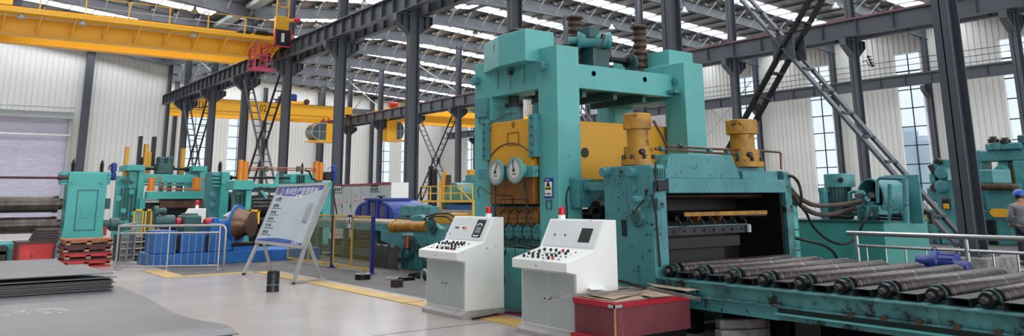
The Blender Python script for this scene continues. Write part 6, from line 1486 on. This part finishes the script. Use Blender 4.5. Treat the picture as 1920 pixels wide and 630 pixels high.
hose('thin black hose looping low in front of the teal tank', [(1500, 385, 10.4), (1512, 400, 10.8), (1525, 425, 11.0), (1550, 448, 11.4), (1580, 458, 11.8), (1605, 446, 12.0), (1618, 420, 12.0), (1632, 398, 12.1), (1640, 394, 12.2)], .02, BLACK)
hose('black hose arching from the stand top down to the tank side', [(1480, 330, 10.25), (1488, 332, 10.3), (1498, 345, 10.4), (1503, 370, 10.4), (1500, 386, 10.4)], .022, BLACK)
hose('black hose curving down to the floor at the left of the tank', [(1490, 446, 10.4), (1520, 453, 10.6), (1545, 460, 11.0), (1562, 472, 11.3), (1570, 488, 11.6), (1570, 500, 11.7)], .024, BLACK)
# accumulator on the right of the stand
ac = thing('accumulator', 'tall narrow fresh teal accumulator bottle right beside the hooded stand', 'accumulator', (10.6, 7.2, 0))
p = at(1493, 490, X=10.75); w_ = (p-EYEP).dot(FW); r = 9.5*w_/F_PX; zt5 = at(1490, 345, X=10.75).z
MB().lathe((p.x, p.y, 0), (0, 0, 1), [(0, r*.9), (.1, r), (zt5*.35, r), (zt5*.37, r*1.06), (zt5*.4, r), (zt5*.85, r), (zt5*.95, r*.75), (zt5, r*.3)], 24).build('bottle', TEALB, ac)
for f in (.45, .62): MB().tube([Vector((p.x+r*1.02*math.cos(a), p.y+r*1.02*math.sin(a), zt5*f)) for a in [2*PI*i/20 for i in range(20)]], .01, 6, close=True).build('strap', TEALK, ac)
# stainless railing at the right
railing('long stainless railing running along the right half behind the roller table', (11.2, 6.72), (11.2, 1.0), 1.045, 20, (0, .27, .54, .81), r=.03, bottom=.3, mid=.87, ext=.14)
# rusty yellow pump behind the tank
yp_ = thing('yellow_pump', 'rusty yellow pump body behind the right end of the teal tank', 'pump', (18, 9.5, 0))
a0, a1, b0, b1 = fx(14.6, 1697, 381, 1722, 404); MB().box(14.6, 14.9, a0, a1, 0, b1-.05).build('pump_body', YELG, yp_, bevel=.05); MB().lathe((14.7, (a0+a1)/2+.1, b1-.1), (-1, 0, 0), [(0, .18), (.3, .16)], 16).build('flange', YELG, yp_)
MB().tube([at(1728, 415, X=14.3), at(1728, 402, X=14.3), at(1735, 396, X=14.3), at(1745, 400, X=14.3), at(1748, 420, X=14.3)], .05, 8).build('black_hose', BLACK, yp_)
slab('concrete_kerb', CONC, 17.6, 18.2, 2.5, 8.2, 0, .12, 'low grey concrete kerb behind the stainless railing, beside the big column', 'kerb')
slab('floor_cabinet', DARKST, 15.2, 16.0, 8.4, 10.6, 0, .55, 'low grey covered block behind the railing, left of the big column foot', 'cabinet')
# far right press line
XQ = 28.0
fp = thing('forming_press', 'large far teal forming press with yellow inner beam and black posts, at the right edge', 'press', (XQ, 11, 0))
def Q(nm, mt, xl, yt, xr, yb, dep=.8, dx=0, z0=None, bev=.04):
    a0, a1, b0, b1 = fx(XQ+dx, xl, yt, xr, yb); return MB().box(XQ+dx, XQ+dx+dep, a0, a1, b0 if z0 is None else z0, b1).build(nm, mt, fp, bevel=bev)
Q('frame_top', TEALG, 1834, 281, 1922, 302, .8); Q('cap', TEALG, 1846, 268, 1914, 281, .9, -.1); Q('frame_post', TEALG, 1834, 281, 1848, 460, .8, 0, 0); Q('frame_post', TEALG, 1908, 300, 1935, 460, .8, 0, 0)
Q('frame_top', TEALG, 1914, 270, 1960, 302, .8, .1)
Q('centre_post', TEALG, 1872, 302, 1892, 340, .7, .1); Q('yellow_beam', YEL, 1888, 316, 1912, 375, .5, .3); Q('yellow_beam', YEL, 1862, 318, 1874, 345, .5, .3)
Q('work_table', TEALG, 1846, 345, 1910, 395, 1.0, -.4); Q('base', TEALG, 1846, 395, 1920, 460, .8, -.1, 0); Q('base_shadow_gap', OILY, 1850, 412, 1866, 450, .3, -.2, 0)
a0, a1, b0, b1 = fx(XQ-.6, 1858, 391, 1906, 407); r_ = (b1-b0)/2
MB().prism([(a0, b0), (a1-r_, b0), (a1-r_*.3, b0+r_*.4), (a1, b0+r_), (a1-r_*.3, b1-r_*.3), (a1-r_, b1), (a0, b1-.03)], 'x', XQ-.7, XQ-.55).build('yellow_guard', YEL, fp)
MB().tube([at(1842, 350, X=XQ-.6), at(1895, 350, X=XQ-.6), at(1904, 352, X=XQ-.6), at(1906, 358, X=XQ-.6)], .12, 10).build('curved_pipe', RUSTY, fp)
MB().tube([at(1842, 337, X=XQ-.6), at(1880, 336, X=XQ-.6)], .07, 8).build('rod', INK, fp)
for px, yt in ((1863, 256), (1885, 258)):
    p = at(px, 268, X=XQ); h = at(px, yt, X=XQ).z-p.z; MB().lathe(p, (0, 0, 1), [(0, .16), (h*.6, .16), (h*.6, .08), (h*.75, .08), (h*.75, .13), (h, .1)], 12).build('black_post', INK, fp)
Q('top_motor', TEALK, 1907, 253, 1922, 270, .6)
MB().lathe(at(1870, 274, X=XQ-.1), (-1, 0, 0), [(0, .12), (.05, .12)], 12).build('boss', TEALG, fp)
MB().lathe(at(1880, 323, X=XQ), (-1, 0, 0), [(0, .24), (.2, .2), (.21, .1)], 18).build('round_drive', TEALG, fp)
f2 = thing('forming_press', 'smaller far teal press between the window and the nearest big column', 'press', (XQ-1, 14, 0))
def Q2(nm, mt, xl, yt, xr, yb, dep=.8, dx=0, z0=None, bev=.04):
    a0, a1, b0, b1 = fx(XQ-1+dx, xl, yt, xr, yb); return MB().box(XQ-1+dx, XQ-1+dx+dep, a0, a1, b0 if z0 is None else z0, b1).build(nm, mt, f2, bevel=bev)
Q2('side_frame', TEALG, 1756, 298, 1800, 460, .8, 0, 0); Q2('upper_block', TEALG, 1742, 325, 1762, 345); Q2('lower_block', TEALG, 1738, 352, 1760, 378, .8, .1); Q2('dark_window', INK, 1765, 372, 1781, 392, .1, -.06); Q2('yellow_inset', YEL, 1768, 382, 1779, 392, .05, -.1); Q2('foot_block', TEALD, 1728, 392, 1758, 440, .8, 0, 0)
for py in (324, 349): MB().lathe(at(1766, py, X=XQ-1), (-1, 0, 0), [(0, .22), (.1, .2), (.12, .12)], 16).build('boss', TEALG, f2)
MB().lathe(at(1762, 303, X=XQ-1.1), (-1, 0, 0), [(0, .11), (.2, .09)], 12).build('cable_reel', INK, f2)
MB().box(XQ-1.06, XQ-1, at(1790, 330, X=XQ-1).y, at(1778, 330, X=XQ-1).y, at(1784, 338, X=XQ-1).z, at(1784, 316, X=XQ-1).z).build('control_panel', mat('pale_aqua_panel', (150, 196, 190), .4), f2)
MB().cyl(at(1744, 310, X=XQ-1), at(1752, 325, X=XQ-1), .09, 8).build('lever', INK, f2)
MB().lathe(at(1750, 352, X=XQ-1), (1, 0, 0), [(0, .12), (.6, .12)], 12).build('shaft', RUSTY, f2)
Q2('flat_bed', TEALG, 1836, 318, 1862, 344, 1.2, -2.5)
# worker at the right edge
wx, wy = at(1918, 400, X=20.5).x, at(1918, 400, X=20.5).y
wk = thing('person', 'person in grey work jacket and blue helmet seen from behind at the right edge', 'person', (wx, wy, 0))
def W(x, y, z): # local: x right of the worker, y forward (he faces away from the camera), z up
    f = Vector((.8, .6, 0)); r_ = Vector((.6, -.8, 0)); return Vector((wx, wy, 0))+r_*x+f*y+Vector((0, 0, z*.93))
def sk(name, J, E_, R_, m_, par):
    me = bpy.data.meshes.new(name); me.from_pydata([W(*j) for j in J], E_, []); o = bpy.data.objects.new(name, me); COL.objects.link(o)
    bpy.context.view_layer.objects.active = o
    md = o.modifiers.new('skin', 'SKIN'); md.use_smooth_shade = True
    if not me.skin_vertices: me.attributes
    for i, r in enumerate(R_): me.skin_vertices[0].data[i].radius = (r, r) if not isinstance(r, tuple) else r
    me.skin_vertices[0].data[0].use_root = True
    sb = o.modifiers.new('sub', 'SUBSURF'); sb.levels = 2; sb.render_levels = 2
    dg = bpy.context.evaluated_depsgraph_get(); dg.update(); m2 = bpy.data.meshes.new_from_object(o.evaluated_get(dg)); bpy.data.objects.remove(o)
    b = MB(); b.add([v.co for v in m2.vertices], [tuple(p.vertices) for p in m2.polygons], True); return b.build(name, m_, par)
J = [(0, 0, .92), (0, .01, 1.1), (0, .02, 1.28), (0, .03, 1.42), (0, .06, 1.5), (0, .09, 1.58), (0, .1, 1.66),
     (.1, 0, .86), (.11, .03, .48), (.11, 0, .09), (.12, .12, .04), (-.1, 0, .86), (-.11, .02, .48), (-.12, -.02, .09), (-.13, .1, .04),
     (.19, .02, 1.4), (.25, .03, 1.13), (.2, .2, .98), (-.19, .02, 1.4), (-.26, .04, 1.13), (-.22, .22, 1.0)]
E_ = [(0, 1), (1, 2), (2, 3), (3, 4), (4, 5), (5, 6), (0, 7), (7, 8), (8, 9), (9, 10), (0, 11), (11, 12), (12, 13), (13, 14), (3, 15), (15, 16), (16, 17), (3, 18), (18, 19), (19, 20)]
R_ = [.14, .13, .15, .12, .055, .085, .085, .1, .065, .045, .04, .1, .065, .045, .04, .07, .045, .035, .07, .045, .035]
body = sk('body', J, E_, R_, SKIN, wk)
sk('jacket', [(0, 0, .88), (0, .01, 1.08), (0, .02, 1.28), (0, .03, 1.42), (.19, .02, 1.4), (.26, .03, 1.12), (.21, .19, .99), (-.19, .02, 1.4), (-.27, .04, 1.12), (-.23, .21, 1.01)],
   [(0, 1), (1, 2), (2, 3), (3, 4), (4, 5), (5, 6), (3, 7), (7, 8), (8, 9)], [.175, .17, .185, .14, .09, .065, .05, .09, .065, .05], mat('grey_work_jacket', (132, 134, 138), .8, 0, (98, 100, 106), .6, 6), wk)
sk('trousers', [(0, 0, .93), (.1, 0, .84), (.115, .03, .48), (.11, 0, .1), (-.1, 0, .84), (-.115, .02, .48), (-.12, -.02, .1)], [(0, 1), (1, 2), (2, 3), (0, 4), (4, 5), (5, 6)], [.165, .12, .085, .07, .12, .085, .07], mat('dark_trousers', (30, 34, 46), .8), wk)
for s in (.12, -.12):
    b = MB(); a = W(s, -.06, .0); c = W(s, .16, .0); b.bar(a+Vector((0, 0, .045)), c+Vector((0, 0, .035)), .09, .08); b.build('shoe', INK, wk, bevel=.02)
for s in (1, -1):
    hand = MB(); base = W(s*.21, .22, .985)
    hand.bar(base, base+Vector((.05, .04, -.03)), .07, .03)
    for i in range(4): q0 = base+Vector((.05, .04, -.03))+Vector((.012*(i-1.5), -.016*(i-1.5), 0)); hand.tube([q0, q0+Vector((.025, .02, -.02)), q0+Vector((.035, .03, -.045-.004*i))], .008, 6)
    hand.tube([base+Vector((.01, .03, 0)), base+Vector((.03, .055, -.03))], .009, 6); hand.build('hand', SKIN, wk)
hc = W(0, .1, 1.68)
MB().lathe(hc, (0, 0, 1), [(-.0, .155), (.012, .155), (.015, .125), (.06, .12), (.1, .095), (.125, .05), (.13, .01)], 22).build('helmet', mat('blue_helmet', (34, 84, 176), .3), wk)
hd = MB()
hd.lathe(hc+Vector((0, 0, -.14)), (0, 0, 1), [(0, .05), (.03, .075), (.08, .088), (.14, .088), (.15, .06)], 18); hd.build('hair', INK, wk)
